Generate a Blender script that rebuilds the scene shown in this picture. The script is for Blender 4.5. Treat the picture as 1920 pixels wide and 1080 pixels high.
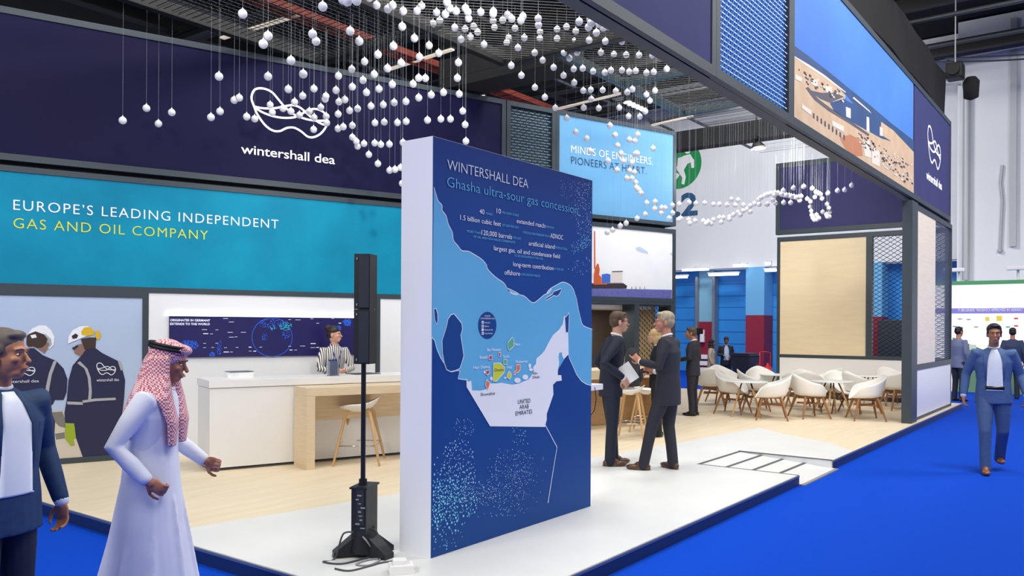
import bpy, bmesh, math, random
import numpy as np
from mathutils import Vector, Matrix, Euler
from mathutils.geometry import tessellate_polygon, delaunay_2d_cdt
from mathutils.bvhtree import BVHTree

random.seed(7)
for o_ in list(bpy.data.objects): bpy.data.objects.remove(o_)
SC = bpy.context.scene
COL = SC.collection
PI = math.pi
R = math.radians

# ------------------------------------------------------------------ camera
# world: X runs along the aisle edge of the stand, Y runs into the stand, z = 0 is the carpet
FPX, CX, CY = 1536.0, 960.0, 612.0
PITCH, ROLL, YAW, CANG = .0004, .0057, .6448, .3447
EYE = 1.62
_cb = np.array([math.sin(YAW), 0, math.cos(YAW)]); _ca = np.array([-math.cos(YAW), 0, math.sin(YAW)])
_M = np.stack([_cb, _ca, np.array([0, -1, 0.])], 1)
_P = np.array([[1, 0, 0], [0, math.cos(PITCH), math.sin(PITCH)], [0, -math.sin(PITCH), math.cos(PITCH)]])
_r = np.array([[math.cos(ROLL), -math.sin(ROLL), 0], [math.sin(ROLL), math.cos(ROLL), 0], [0, 0, 1]])
WC = _r @ _P @ _M
C0 = np.array([0, 0, EYE])
cam_d = bpy.data.cameras.new('camera'); cam = bpy.data.objects.new('camera', cam_d); COL.objects.link(cam)
cam_d.sensor_width = 36; cam_d.sensor_fit = 'HORIZONTAL'; cam_d.lens = 36 * FPX / 1920
cam_d.shift_y = (CY - 540) / 1920; cam_d.clip_end = 200
mw = Matrix.Identity(4)
for i in range(3):
    mw[i][0] = WC[0][i]; mw[i][1] = -WC[1][i]; mw[i][2] = -WC[2][i]
mw[2][3] = EYE
cam.matrix_world = mw
SC.camera = cam

# ------------------------------------------------------------------ world, lights, exposure
SC.view_settings.view_transform = 'Standard'; SC.view_settings.look = 'None'
SC.view_settings.exposure = -1.2; SC.view_settings.gamma = 1.0; SC.view_settings.use_curve_mapping = False
wd = bpy.data.worlds.new('hall_air'); SC.world = wd; wd.use_nodes = True
wd.node_tree.nodes['Background'].inputs[0].default_value = (0.90, 0.94, 1.0, 1)
wd.node_tree.nodes['Background'].inputs[1].default_value = 0.80

def area(name, loc, target, size, power, col=(1, .97, .93)):
    l = bpy.data.lights.new(name, 'AREA'); l.shape = 'SQUARE'; l.size = size; l.energy = power; l.color = col
    o = bpy.data.objects.new(name, l); COL.objects.link(o); o.location = loc
    o.rotation_euler = (Vector(target) - Vector(loc)).to_track_quat('-Z', 'Y').to_euler(); return o
def spot(name, loc, target, power, angle=70, blend=.6, col=(1, .96, .9), size=.12):
    l = bpy.data.lights.new(name, 'SPOT'); l.energy = power; l.spot_size = R(angle); l.spot_blend = blend
    l.color = col; l.shadow_soft_size = size
    o = bpy.data.objects.new(name, l); COL.objects.link(o); o.location = loc
    o.rotation_euler = (Vector(target) - Vector(loc)).to_track_quat('-Z', 'Y').to_euler(); return o
# area lamps added out of view, standing in for the hall's high bays
area('hall_fill', (2.5, -1.5, 9.2), (6.5, 4.5, 0), 3.0, 850)
area('hall_fill', (9.5, -1.0, 9.4), (13.5, 3.0, 0.5), 3.0, 1500)
area('hall_fill', (6.0, 5.0, 8.8), (6.0, 6.2, 0), 2.5, 1000)
area('hall_fill', (-4.5, 3.2, 6.5), (4.2, 5.0, 1.0), 2.5, 800)  # fill added to brighten the map board's white side and the counter
area('hall_fill', (-2.5, 5.0, 8.5), (4.0, 8.0, 1.0), 2.5, 700)
area('hall_fill', (11.0, 4.4, 9.2), (13.5, 4.6, 0), 2.5, 1150)
area('hall_fill', (16.0, -4.0, 8.6), (17, 2.8, 2), 3.0, 1500)
area('hall_fill', (19.5, 9.0, 9.9), (28, 11.0, 3), 3.0, 2600)
# spots on the stand's own truss
spot('truss_spot', (5.2, 3.4, 4.9), (7.6, 8.0, 3.2), 700, 60, .8)
spot('truss_spot', (2.6, 4.6, 4.9), (4.4, 9.1, 3.0), 300, 80, .8)
spot('truss_spot', (9.3, 4.0, 4.9), (11.5, 6.6, 3.6), 150, 80, .8)
spot('truss_spot', (13.2, 4.2, 4.7), (18.2, 4.6, 1.6), 800, 70, .8)

# ------------------------------------------------------------------ geometry from the survey of the place
def ray(x, y): return WC.T @ np.array([(x - CX) / FPX, (y - CY) / FPX, 1.])
def G(x, y, z=.1):
    d = ray(x, y); return Vector(C0 + d * ((z - EYE) / d[2]))
def depth_of(p): return float(WC[2] @ (np.array(p) - C0))
def DEP(x, y, dep): return Vector(C0 + ray(x, y) * dep)
RIGHT = math.atan2(-_ca[0] * 0 + WC[0][1], WC[0][0])          # heading of image-right in the ground plane
class Plane:
    """vertical plane: o = point, u = horizontal direction, n = side it is seen from"""
    def __init__(s, o, u, n): s.o = Vector(o); s.u = Vector(u).normalized(); s.n = Vector(n).normalized()
    def px(s, x, y, off=0.):
        d = Vector(ray(x, y)); n = s.n; o = s.o + n * off
        t = (o - Vector(C0)).dot(n) / d.dot(n); return Vector(C0) + d * t
    def uz(s, u, z, off=0.): 
        p = s.o + s.u * u + s.n * off; return Vector((p.x, p.y, z))
    def u_of(s, p): return (Vector(p) - s.o).dot(s.u)

# ------------------------------------------------------------------ materials
def lin(c):
    if isinstance(c, str): c = [int(c[i:i + 2], 16) / 255 for i in (0, 2, 4)]
    return tuple(x / 12.92 if x <= .04045 else ((x + .055) / 1.055) ** 2.4 for x in c[:3])
MATS = {}
def mat(name, c='808080', rough=.5, metal=0., emit=None, es=0., c2=None, scale=8., stretch=(1, 1, 1), kind='noise', bump=0., spec=.5, alpha=None, trans=0.):
    if name in MATS: return MATS[name]
    m = bpy.data.materials.new(name); m.use_nodes = True; nt = m.node_tree; b = nt.nodes['Principled BSDF']
    b.inputs['Roughness'].default_value = rough; b.inputs['Metallic'].default_value = metal
    b.inputs['Specular IOR Level'].default_value = spec
    b.inputs['Base Color'].default_value = (*lin(c), 1)
    if trans: b.inputs['Transmission Weight'].default_value = trans
    if emit: b.inputs['Emission Color'].default_value = (*lin(emit), 1); b.inputs['Emission Strength'].default_value = es
    if c2:
        tc = nt.nodes.new('ShaderNodeTexCoord'); mp = nt.nodes.new('ShaderNodeMapping'); mp.inputs['Scale'].default_value = stretch
        nt.links.new(tc.outputs['Object'], mp.inputs[0])
        rp = nt.nodes.new('ShaderNodeValToRGB')
        if kind == 'noise':
            t = nt.nodes.new('ShaderNodeTexNoise'); t.inputs['Scale'].default_value = scale; t.inputs['Detail'].default_value = 5
            nt.links.new(mp.outputs[0], t.inputs['Vector']); out = t.outputs[0]
            rp.color_ramp.elements[0].position = .32; rp.color_ramp.elements[1].position = .68
        elif kind == 'checker':
            t = nt.nodes.new('ShaderNodeTexChecker'); t.inputs['Scale'].default_value = scale
            nt.links.new(mp.outputs[0], t.inputs['Vector']); out = t.outputs[1]
        elif kind == 'wave':
            t = nt.nodes.new('ShaderNodeTexWave'); t.inputs['Scale'].default_value = scale; t.bands_direction = 'X'
            t.inputs['Distortion'].default_value = .4
            nt.links.new(mp.outputs[0], t.inputs['Vector']); out = t.outputs[1]
            rp.color_ramp.elements[0].position = .42; rp.color_ramp.elements[1].position = .58
        elif kind == 'brick':
            t = nt.nodes.new('ShaderNodeTexBrick'); t.inputs['Scale'].default_value = scale
            t.inputs['Color1'].default_value = (1, 1, 1, 1); t.inputs['Color2'].default_value = (.8, .8, .8, 1); t.inputs['Mortar'].default_value = (0, 0, 0, 1)
            t.inputs['Mortar Size'].default_value = .006; t.inputs['Mortar Smooth'].default_value = .2
            nt.links.new(mp.outputs[0], t.inputs['Vector']); out = t.outputs[0]
            rp.color_ramp.elements[0].position = 0; rp.color_ramp.elements[1].position = 1
        rp.color_ramp.elements[0].color = (*lin(c2), 1); rp.color_ramp.elements[1].color = (*lin(c), 1)
        nt.links.new(out, rp.inputs[0]); nt.links.new(rp.outputs[0], b.inputs['Base Color'])
        if bump:
            bp = nt.nodes.new('ShaderNodeBump'); bp.inputs['Strength'].default_value = bump; bp.inputs['Distance'].default_value = .01
            nt.links.new(out, bp.inputs['Height']); nt.links.new(bp.outputs[0], b.inputs['Normal'])
    MATS[name] = m; return m

# ------------------------------------------------------------------ mesh builder
class MB:
    def __init__(s): s.v = []; s.f = []; s.mi = []; s.sm = []
    def add(s, vs, fs, mi=0, smooth=False):
        k = len(s.v); s.v += [tuple(v) for v in vs]
        for f in fs: s.f.append(tuple(i + k for i in f)); s.mi.append(mi); s.sm.append(smooth)
    def box(s, c, d, rot=None, mi=0, bev=0.):
        c = Vector(c); d = Vector(d) / 2
        if bev > 0:
            bm = bmesh.new(); bmesh.ops.create_cube(bm, size=2)
            for v in bm.verts: v.co = Vector((v.co.x * d.x, v.co.y * d.y, v.co.z * d.z))
            bmesh.ops.bevel(bm, geom=bm.edges[:], offset=bev, segments=2, affect='EDGES', profile=.6)
            bm.verts.index_update(); vs = [v.co.copy() for v in bm.verts]; fs = [[v.index for v in f.verts] for f in bm.faces]; bm.free()
        else:
            vs = [Vector((x * d.x, y * d.y, z * d.z)) for z in (-1, 1) for y in (-1, 1) for x in (-1, 1)]
            fs = [(0, 2, 3, 1), (4, 5, 7, 6), (0, 1, 5, 4), (2, 6, 7, 3), (0, 4, 6, 2), (1, 3, 7, 5)]
        if rot is not None:
            q = rot if isinstance(rot, Matrix) else Euler(rot).to_matrix(); vs = [q @ v for v in vs]
        s.add([v + c for v in vs], fs, mi); return s
    def slab(s, pl, u0, u1, z0, z1, f0, f1, mi=0):
        """box on a wall plane between u, z and off values"""
        vs = [pl.uz(u, z, f) for z in (z0, z1) for f in (f0, f1) for u in (u0, u1)]
        s.add(vs, [(0, 2, 3, 1), (4, 5, 7, 6), (0, 1, 5, 4), (2, 6, 7, 3), (0, 4, 6, 2), (1, 3, 7, 5)], mi); return s
    def cyl(s, p0, p1, r0, r1=None, n=12, mi=0, caps=True, smooth=True):
        r1 = r0 if r1 is None else r1; p0 = Vector(p0); p1 = Vector(p1); d = (p1 - p0).normalized()
        a = d.orthogonal().normalized(); b = d.cross(a)
        vs = []
        for p, r in ((p0, r0), (p1, r1)):
            for k in range(n):
                t = 2 * PI * k / n; vs.append(p + a * (r * math.cos(t)) + b * (r * math.sin(t)))
        s.add(vs, [(k, (k + 1) % n, n + (k + 1) % n, n + k) for k in range(n)], mi, smooth)
        if caps: s.add(vs, [tuple(range(n))[::-1], tuple(range(n, 2 * n))], mi)
        return s
    def tube(s, path, r, n=8, mi=0, closed=False):
        path = [Vector(p) for p in path]; N = len(path); vs = []; up = None
        for i, p in enumerate(path):
            if closed: d = path[(i + 1) % N] - path[i - 1]
            else: d = path[min(i + 1, N - 1)] - path[max(i - 1, 0)]
            d.normalize()
            if up is None: up = d.orthogonal().normalized()
            a = (up - d * up.dot(d)); a = a.normalized() if a.length > 1e-6 else d.orthogonal().normalized(); up = a; b = d.cross(a)
            rr = r[i] if isinstance(r, (list, tuple)) else r
            for k in range(n):
                t = 2 * PI * k / n; vs.append(p + a * (rr * math.cos(t)) + b * (rr * math.sin(t)))
        fs = []
        for i in range(N if closed else N - 1):
            j = (i + 1) % N
            for k in range(n): fs.append((i * n + k, i * n + (k + 1) % n, j * n + (k + 1) % n, j * n + k))
        s.add(vs, fs, mi, True)
        if not closed: s.add(vs, [tuple(range(n))[::-1], tuple(range((N - 1) * n, N * n))], mi)
        return s
    def loft(s, rings, n=20, mi=0):
        """rings: (centre, rx, ry[, Matrix]) stacked; closed with caps"""
        vs = []
        for q in rings:
            c, rx, ry = Vector(q[0]), q[1], q[2]; m = q[3] if len(q) > 3 else None
            for k in range(n):
                t = 2 * PI * k / n; v = Vector((rx * math.cos(t), ry * math.sin(t), 0))
                vs.append(c + (m @ v if m is not None else v))
        N = len(rings)
        fs = [(i * n + k, i * n + (k + 1) % n, (i + 1) * n + (k + 1) % n, (i + 1) * n + k) for i in range(N - 1) for k in range(n)]
        s.add(vs, fs, mi, True); s.add(vs, [tuple(range(n))[::-1], tuple(range((N - 1) * n, N * n))], mi); return s
    def lathe(s, prof, c=(0, 0, 0), n=20, mi=0):
        c = Vector(c); vs = []
        for r_, z_ in prof:
            for k in range(n):
                t = 2 * PI * k / n; vs.append(c + Vector((r_ * math.cos(t), r_ * math.sin(t), z_)))
        N = len(prof)
        s.add(vs, [(i * n + k, i * n + (k + 1) % n, (i + 1) * n + (k + 1) % n, (i + 1) * n + k) for i in range(N - 1) for k in range(n)], mi, True)
        s.add(vs, [tuple(range(n))[::-1], tuple(range((N - 1) * n, N * n))], mi); return s
    def ell(s, c, r, m=None, nu=16, nv=10, mi=0):
        c = Vector(c); r = (r, r, r) if isinstance(r, (int, float)) else r
        vs = [Vector((0, 0, -r[2]))]
        for i in range(1, nv):
            p = -PI / 2 + PI * i / nv
            for k in range(nu):
                t = 2 * PI * k / nu; vs.append(Vector((r[0] * math.cos(p) * math.cos(t), r[1] * math.cos(p) * math.sin(t), r[2] * math.sin(p))))
        vs.append(Vector((0, 0, r[2])))
        if m is not None: vs = [m @ v for v in vs]
        fs = [(0, 1 + (k + 1) % nu, 1 + k) for k in range(nu)]
        for i in range(nv - 2):
            a = 1 + i * nu
            fs += [(a + k, a + (k + 1) % nu, a + nu + (k + 1) % nu, a + nu + k) for k in range(nu)]
        a = 1 + (nv - 2) * nu; fs += [(a + k, a + (k + 1) % nu, len(vs) - 1) for k in range(nu)]
        s.add([v + c for v in vs], fs, mi, True); return s
    def poly(s, pts, mi=0):
        pts = [Vector(p) for p in pts]; n = Vector((0, 0, 0))
        for i, p in enumerate(pts): n += p.cross(pts[i - 1])
        n.normalize(); a = n.orthogonal().normalized(); b = n.cross(a); o = pts[0]
        v2, _e, fs, *_ = delaunay_2d_cdt([((p - o).dot(a), (p - o).dot(b)) for p in pts], [], [list(range(len(pts)))], 1, 1e-6)
        s.add([o + a * q[0] + b * q[1] for q in v2], [tuple(f) for f in fs], mi); return s
    def prism(s, pts, ex, mi=0):
        pts = [Vector(p) for p in pts]; ex = Vector(ex); n = len(pts); tr = [tuple(t) for t in tessellate_polygon([pts])]
        s.add(pts + [p + ex for p in pts], [t for t in tr] + [tuple(i + n for i in t[::-1]) for t in tr] + [(i, (i + 1) % n, n + (i + 1) % n, n + i) for i in range(n)], mi); return s
    def ribbon(s, pts, w, nrm, mi=0):
        """flat line of width w lying in the plane with normal nrm"""
        pts = [Vector(p) for p in pts]; nrm = Vector(nrm); vs = []
        for i, p in enumerate(pts):
            d = (pts[min(i + 1, len(pts) - 1)] - pts[max(i - 1, 0)]).normalized(); a = nrm.cross(d).normalized() * (w / 2)
            vs += [p + a, p - a]
        s.add(vs, [(2 * i, 2 * i + 1, 2 * i + 3, 2 * i + 2) for i in range(len(pts) - 1)], mi); return s
    def build(s, name, mats, parent=None, recalc=True):
        me = bpy.data.meshes.new(name); me.from_pydata(s.v, [], s.f)
        mats = mats if isinstance(mats, (list, tuple)) else [mats]
        for m in mats: me.materials.append(m)
        me.polygons.foreach_set('material_index', s.mi); me.polygons.foreach_set('use_smooth', s.sm)
        if recalc:
            bm = bmesh.new(); bm.from_mesh(me); bmesh.ops.recalc_face_normals(bm, faces=bm.faces[:]); bm.to_mesh(me); bm.free()
        me.update(); o = bpy.data.objects.new(name, me); COL.objects.link(o)
        if parent: o.parent = parent; o.matrix_parent_inverse = Matrix.Identity(4); 
        return o

def tag(o, label=None, cat=None, group=None, kind=None):
    if label: o['label'] = label
    if cat: o['category'] = cat
    if group: o['group'] = group
    if kind: o['kind'] = kind
    return o
def thing(name, label, cat, loc=(0, 0, 0), rz=0., group=None):
    o = bpy.data.objects.new(name, None); COL.objects.link(o); o.empty_display_size = .1
    o.location = loc; o.rotation_euler = (0, 0, rz); return tag(o, label, cat, group)
def at_world(o):
    """child whose mesh was built in world coordinates under a placed thing"""
    p = o.parent; m = Matrix.Translation(p.location) @ p.rotation_euler.to_matrix().to_4x4()
    o.matrix_parent_inverse = m.inverted(); return o
def wchild(mb, name, mats, parent): return at_world(mb.build(name, mats, parent))
def dup(root, loc, rz, label=None, group=None):
    r = root.copy(); COL.objects.link(r); r.location = loc; r.rotation_euler = (0, 0, rz)
    if label: r['label'] = label
    if group: r['group'] = group
    for ch in list(root.children):
        c = ch.copy(); COL.objects.link(c); c.parent = r; c.matrix_parent_inverse = ch.matrix_parent_inverse.copy()
        for g in list(ch.children):
            d = g.copy(); COL.objects.link(d); d.parent = c; d.matrix_parent_inverse = g.matrix_parent_inverse.copy()
    return r
def struct(mb, name, mats, label=None): return tag(mb.build(name, mats), label, None, None, 'structure')

# ------------------------------------------------------------------ lettering
_TX = {}
def text_geo(body, thin=0., space=1.):
    key = (body, thin, space)
    if key in _TX: return _TX[key]
    cu = bpy.data.curves.new('txt', 'FONT'); cu.body = body; cu.resolution_u = 3; cu.offset = thin; cu.space_character = space
    o = bpy.data.objects.new('txt', cu); COL.objects.link(o)
    dg = bpy.context.evaluated_depsgraph_get(); dg.update(); me = bpy.data.meshes.new_from_object(o.evaluated_get(dg))
    v = np.array([x.co[:2] for x in me.vertices]).reshape(-1, 2); f = [tuple(p.vertices) for p in me.polygons]
    bpy.data.objects.remove(o); bpy.data.curves.remove(cu); bpy.data.meshes.remove(me)
    _TX[key] = (v, f); return v, f
_cap = text_geo('H')[0][:, 1].max()
def put_text(mb, pl, body, l, r_, cap, off=.002, mi=0, thin=0., space=1.):
    """lettering on plane pl: l, r_ = baseline ends in the photograph, cap = capital height there"""
    v, f = text_geo(body, thin, space)
    if not len(v): return
    a = pl.px(*l, off); b = pl.px(*r_, off); u = Vector((b.x - a.x, b.y - a.y, 0)); L = u.length; u.normalize()
    z0 = (a.z + b.z) / 2; hz = abs(pl.px(l[0], l[1] - cap, off).z - a.z)
    x0, x1 = v[:, 0].min(), v[:, 0].max(); sx = L / (x1 - x0); sy = hz / _cap
    mb.add([(a.x + u.x * (x - x0) * sx, a.y + u.y * (x - x0) * sx, z0 + y * sy) for x, y in v], f, mi)
def txt_local(mb, body, o, u, w, h, up=(0, 0, 1), mi=0, thin=0.):
    v, f = text_geo(body, thin); o = Vector(o); u = Vector(u).normalized(); up = Vector(up)
    x0, x1 = v[:, 0].min(), v[:, 0].max(); sx = w / (x1 - x0); sy = h / _cap
    mb.add([o + u * ((x - x0) * sx) + up * (y * sy) for x, y in v], f, mi)
def spline(pts, sub=6, closed=False):
    p = np.array(pts, float); N = len(p); out = []
    for i in range(N if closed else N - 1):
        if closed: a, b, c, d = p[(i - 1) % N], p[i], p[(i + 1) % N], p[(i + 2) % N]
        else: a, b, c, d = p[max(i - 1, 0)], p[i], p[i + 1], p[min(i + 2, N - 1)]
        for k in range(sub):
            t = k / sub; out.append(.5 * ((2 * b) + (-a + c) * t + (2 * a - 5 * b + 4 * c - d) * t * t + (-a + 3 * b - 3 * c + d) * t ** 3))
    if not closed: out.append(p[-1])
    return [tuple(q) for q in out]
LOGO = [[(1434, 626), (1419, 570), (1436, 515), (1480, 499), (1525, 512), (1560, 550), (1595, 592), (1640, 630), (1690, 648), (1740, 655), (1790, 652), (1834, 642)],
        [(1434, 622), (1480, 625), (1540, 614), (1590, 594), (1640, 576), (1680, 583), (1715, 610), (1750, 640), (1800, 668), (1836, 674)],
        [(1434, 626), (1475, 650), (1530, 665), (1590, 667), (1650, 653), (1690, 625), (1725, 595), (1770, 577), (1815, 590), (1836, 625), (1838, 660)],
        [(1434, 626), (1452, 672), (1490, 728), (1530, 757), (1570, 756), (1610, 729), (1650, 721), (1690, 739), (1725, 766), (1760, 765), (1800, 735), (1828, 690), (1838, 655)]]
def put_logo(mb, f, w, nrm, mi=0, mirror=False):
    """f maps (0..1, 0..1) of the emblem box to a point"""
    for c in LOGO:
        pts = [((x - 1419) / 419, (y - 499) / 268) for x, y in spline(c, 6)]
        mb.ribbon([f(*q) for q in pts], w, nrm, mi)
# ------------------------------------------------------------------ common materials
m_frame = mat('slate_frame', '39444c', .5, .1)
m_black = mat('black_paint', '0b0c0e', .6)
m_blackfab = mat('black_fabric', '15151a', .9, c2='0d0d10', scale=30)
m_white = mat('white_laminate', 'f1f1f1', .35)
m_whitewall = mat('white_wall', 'e9ebee', .6)
m_wood = mat('pale_oak', 'e9d6b6', .5, c2='dfc8a3', scale=3.0, stretch=(1.2, 1.2, 22))
m_woodfloor = mat('oak_floor', 'e8dabf', .45, c2='e0cfb0', scale=1.2, stretch=(1.0, 9, 1))
m_whitefloor = mat('white_floor', 'dfe1e1', .4, c2='dadcdc', scale=2.)
m_carpet = mat('blue_carpet', '0748c6', .95, c2='0541ba', scale=260, spec=.1, bump=.25)
m_edge = mat('navy_edge', '0e2a5c', .5)
m_alu = mat('aluminium', 'b9bdc2', .35, .9)
m_steel = mat('galvanised_steel', '9aa0a6', .45, .7)
m_navy = mat('navy_print', '0c0d3a', .7, c2='120f36', scale=.6, spec=.2)
m_txtw = mat('white_print', 'fafafa', .5)
m_dgrey = mat('dark_grey_strip', '55595c', .6)

SCg, CCg, CD = math.sin(CANG), math.cos(CANG), 10.107
PC = Plane((CD * SCg, CD * CCg, 0), (CCg, -SCg, 0), (-SCg, -CCg, 0))     # long slanting wall on the left
YA = 2.80
PA = Plane((0, YA, 0), (1, 0, 0), (0, -1, 0))                             # aisle front
XB = 18.3
PB = Plane((XB, 0, 0), (0, -1, 0), (-1, 0, 0))                            # wall behind the cafe
XH = 28.0
PH = Plane((XH, 0, 0), (0, -1, 0), (-1, 0, 0))                            # wall of the hall
ZP = .1

# ------------------------------------------------------------------ carpet and platform
mb = MB(); mb.box((12, 4, -.05), (64, 52, .1)); struct(mb, 'floor', m_carpet)
XE, YE = 3.187, 2.716
NX0, NX1, NY = G(1296, 871.5).x + .08, G(1560, 862.8).x - .02, 3.83      # notch of the wheelchair ramp
PX1 = 19.0
mb = MB()
out = [(XE, YE), (NX0, YE), (NX0, NY), (NX1, NY), (NX1, YE), (PX1, YE), (PX1, 12.5), (XE, 12.5)]
mb.prism([(x, y, .002) for x, y in out], (0, 0, ZP - .003), 0)
plat = struct(mb, 'platform_floor', m_woodfloor)
mb = MB()
bd = [G(*p) for p in [(345, 992), (560, 957), (747, 926), (1146, 852), (1280, 829), (1400, 806), (1423, 802), (1440, 806), (1463, 813), (1553, 830), (1590, 843)]]
wp = [(XE + .012, YE + .012)] + [(NX0, YE + .012), (NX0, NY), (NX1, NY), (NX1, YE + .012)] + [(G(1600, 845).x, YE + .012)] + [(p.x, max(p.y, YE + .02)) for p in bd[::-1]] + [(XE + .012, bd[0].y + .12)]
mb.prism([(x, y, ZP - .001) for x, y in wp], (0, 0, .003), 0)
struct(mb, 'white_floor', m_whitefloor)
# skirting of the platform, its metal lip
mb = MB()
for a, b in (((XE, YE), (NX0, YE)), ((NX1, YE), (PX1, YE)), ((XE, 12.5), (XE, YE))):
    a = Vector((*a, 0)); b = Vector((*b, 0)); d = (b - a).normalized(); n = Vector((d.y, -d.x, 0))
    for z0, z1, t, mi in ((0, ZP - .012, .012, 0), (ZP - .014, ZP + .003, .016, 1)):
        p = [a, b, b + n * t, a + n * t]; mb.prism([Vector((q.x, q.y, z0)) for q in p], (0, 0, z1 - z0), mi)
struct(mb, 'trim_1', [m_edge, mat('edge_lip', '6d7d98', .4, .4)])
# ramp
rt = thing('wheelchair_ramp', 'white sloping access ramp with dark grip strips let into the platform edge', 'ramp', ((NX0 + NX1) / 2, 3.2, 0))
mb = MB(); z_in, z_out = ZP - .001, .012
mb.prism([(NX0, YE - .03, .001), (NX0, NY, .001), (NX0, NY, z_in), (NX0, YE - .03, z_out)], (NX1 - NX0, 0, 0)); wchild(mb, 'ramp_deck', m_whitefloor, rt)
def zr(y): return z_out + (z_in - z_out) * (y - YE + .03) / (NY - YE + .03)
for k, y in enumerate((NY - .03, NY - .30, NY - .56, NY - .82)):
    mb = MB(); mb.prism([(NX0, y, zr(y) + .001), (NX0, y + .035, zr(y + .035) + .001), (NX0, y + .035, zr(y + .035) + .004), (NX0, y, zr(y) + .004)], (NX1 - NX0, 0, 0)); wchild(mb, 'grip_strip', m_dgrey, rt)
mb = MB(); mb.box(((NX0 + NX1) / 2, YE - .045, .006), (NX1 - NX0, .05, .012)); wchild(mb, 'threshold', mat('threshold', '8d8f92', .5), rt)
mb = MB(); mb.box((NX1 - .006, (YE + NY) / 2, ZP / 2 + .001), (.012, NY - YE - .02, ZP), mi=0); mb.box((NX1 - .008, (YE + NY) / 2, ZP + .004), (.03, NY - YE, .008), mi=1); mb.box((NX0 + .004, (YE + NY) / 2, ZP + .003), (.012, NY - YE, .006), mi=1)
struct(mb, 'trim_2', [m_whitewall, m_dgrey])

# ------------------------------------------------------------------ long slanting wall
def frame_rect(mb, pl, u0, u1, z0, z1, w, f0, f1, mi=0, sides='lrtb', wb=None):
    if 'b' in sides: mb.slab(pl, u0, u1, z0, z0 + (wb or w), f0, f1, mi)
    if 't' in sides: mb.slab(pl, u0, u1, z1 - w, z1, f0, f1, mi)
    za = z0 + ((wb or w) if 'b' in sides else 0); zz = z1 - (w if 't' in sides else 0)
    if 'l' in sides: mb.slab(pl, u0, u0 + w, za, zz, f0, f1, mi)
    if 'r' in sides: mb.slab(pl, u1 - w, u1, za, zz, f0, f1, mi)
Z_T, Z_F, Z_TOP = 3.287, 3.342, 4.95
UL = -1.3
mb = MB()
mb.slab(PC, UL, 7.42, ZP, Z_T, -.40, -.06); mb.slab(PC, UL, 9.963, Z_F, Z_TOP - .02, -.40, -.06); mb.slab(PC, 7.42, 9.963, 2.06, Z_T, -.40, -.06)
mb.slab(PC, UL, 9.8, Z_T, Z_F, -.36, -.10, 1)
struct(mb, 'wall_left', [m_frame, m_black])
# expanded metal: rows of zigzag strands tilted out of the sheet
def expanded(pl, u0, u1, z0, z1, cw, ch, w, dep, off, mb, mi=0, glint=None):
    rows = int((z1 - z0) / ch) + 1; cols = int((u1 - u0) / cw * 2) + 1
    for r_ in range(rows):
        zb = z0 + r_ * ch; vs = []
        for k in range(cols + 1):
            u = min(u0 + k * cw / 2, u1); z = zb + (ch if (k + r_) % 2 else 0) * 1.0
            if z > z1: z = z1
            fo = off + (dep if (k + r_) % 2 else 0)
            vs += [pl.uz(u, z - w / 2, fo), pl.uz(u, z + w / 2, fo + dep * .6)]
            if glint is not None and (k + r_) % 2 and u0 + cw * .3 < u < u1 - cw * .3 and z < z1 - .01: q = [pl.uz(u + a * cw * .40, z + b * w * .45, fo + dep * .6 + .004) for a, b in ((-1, -1), (1, -1), (1, 1), (-1, 1))]; mb.add(q, [(0, 1, 2, 3)], glint)  # pale bars at the strand peaks, highlights put in as colour
        mb.add(vs, [(2 * k, 2 * k + 2, 2 * k + 3, 2 * k + 1) for k in range(cols)], mi)

# ------------------------------------------------------------------ hall shell
z_w = PH.px(1265, 507).z
mb = MB()
Yl, Yr = 34.0, -22.0
mb.slab(PH, -Yl, -Yr, z_w, 10.6, -.3, 0, 0)
u_c = PH.u_of(PH.px(1805, 400))
mb.slab(PH, u_c, -Yr, 0, 10.6, -.3, 1.0, 0)                    # the wall steps forward on the right
mb.slab(PH, -Yl, u_c, 0, z_w, -1.1, -.8, 1)
struct(mb, 'wall_back', [mat('hall_white', 'dfe3e8', .8), mat('door_blue', '2f8fe0', .45)])
mb = MB(); mb.box((8, 6, 10.75), (56, 56, .2)); struct(mb, 'ceiling', mat('hall_ceiling', '0d0e10', .9))
# ------------------------------------------------------------------ banners and light boxes on the slanting wall
def banner(name, label, cat, pl, u0, u1, z0, z1, fw, f_frame, m_print, dep=.05, sides='lrtb', pad=0., group=None):
    """framed fabric print; returns thing (its children are in world space)"""
    c = pl.uz((u0 + u1) / 2, z0, 0)
    t = thing(name, label, cat, c, 0, group)
    mb = MB(); mb.slab(pl, u0 + fw * .5, u1 - fw * .5, z0 + fw * .5, z1 - fw * .5, f_frame - dep, f_frame - .012); wchild(mb, 'fabric_print', m_print, t)
    mb = MB(); frame_rect(mb, pl, u0, u1, z0, z1, fw, f_frame - dep, f_frame, 0, sides); wchild(mb, 'frame', m_frame, t)
    return t
OFF = -.004      # prints sit just behind the frame's face
def uC(x, y): return PC.u_of(PC.px(x, y))
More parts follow.
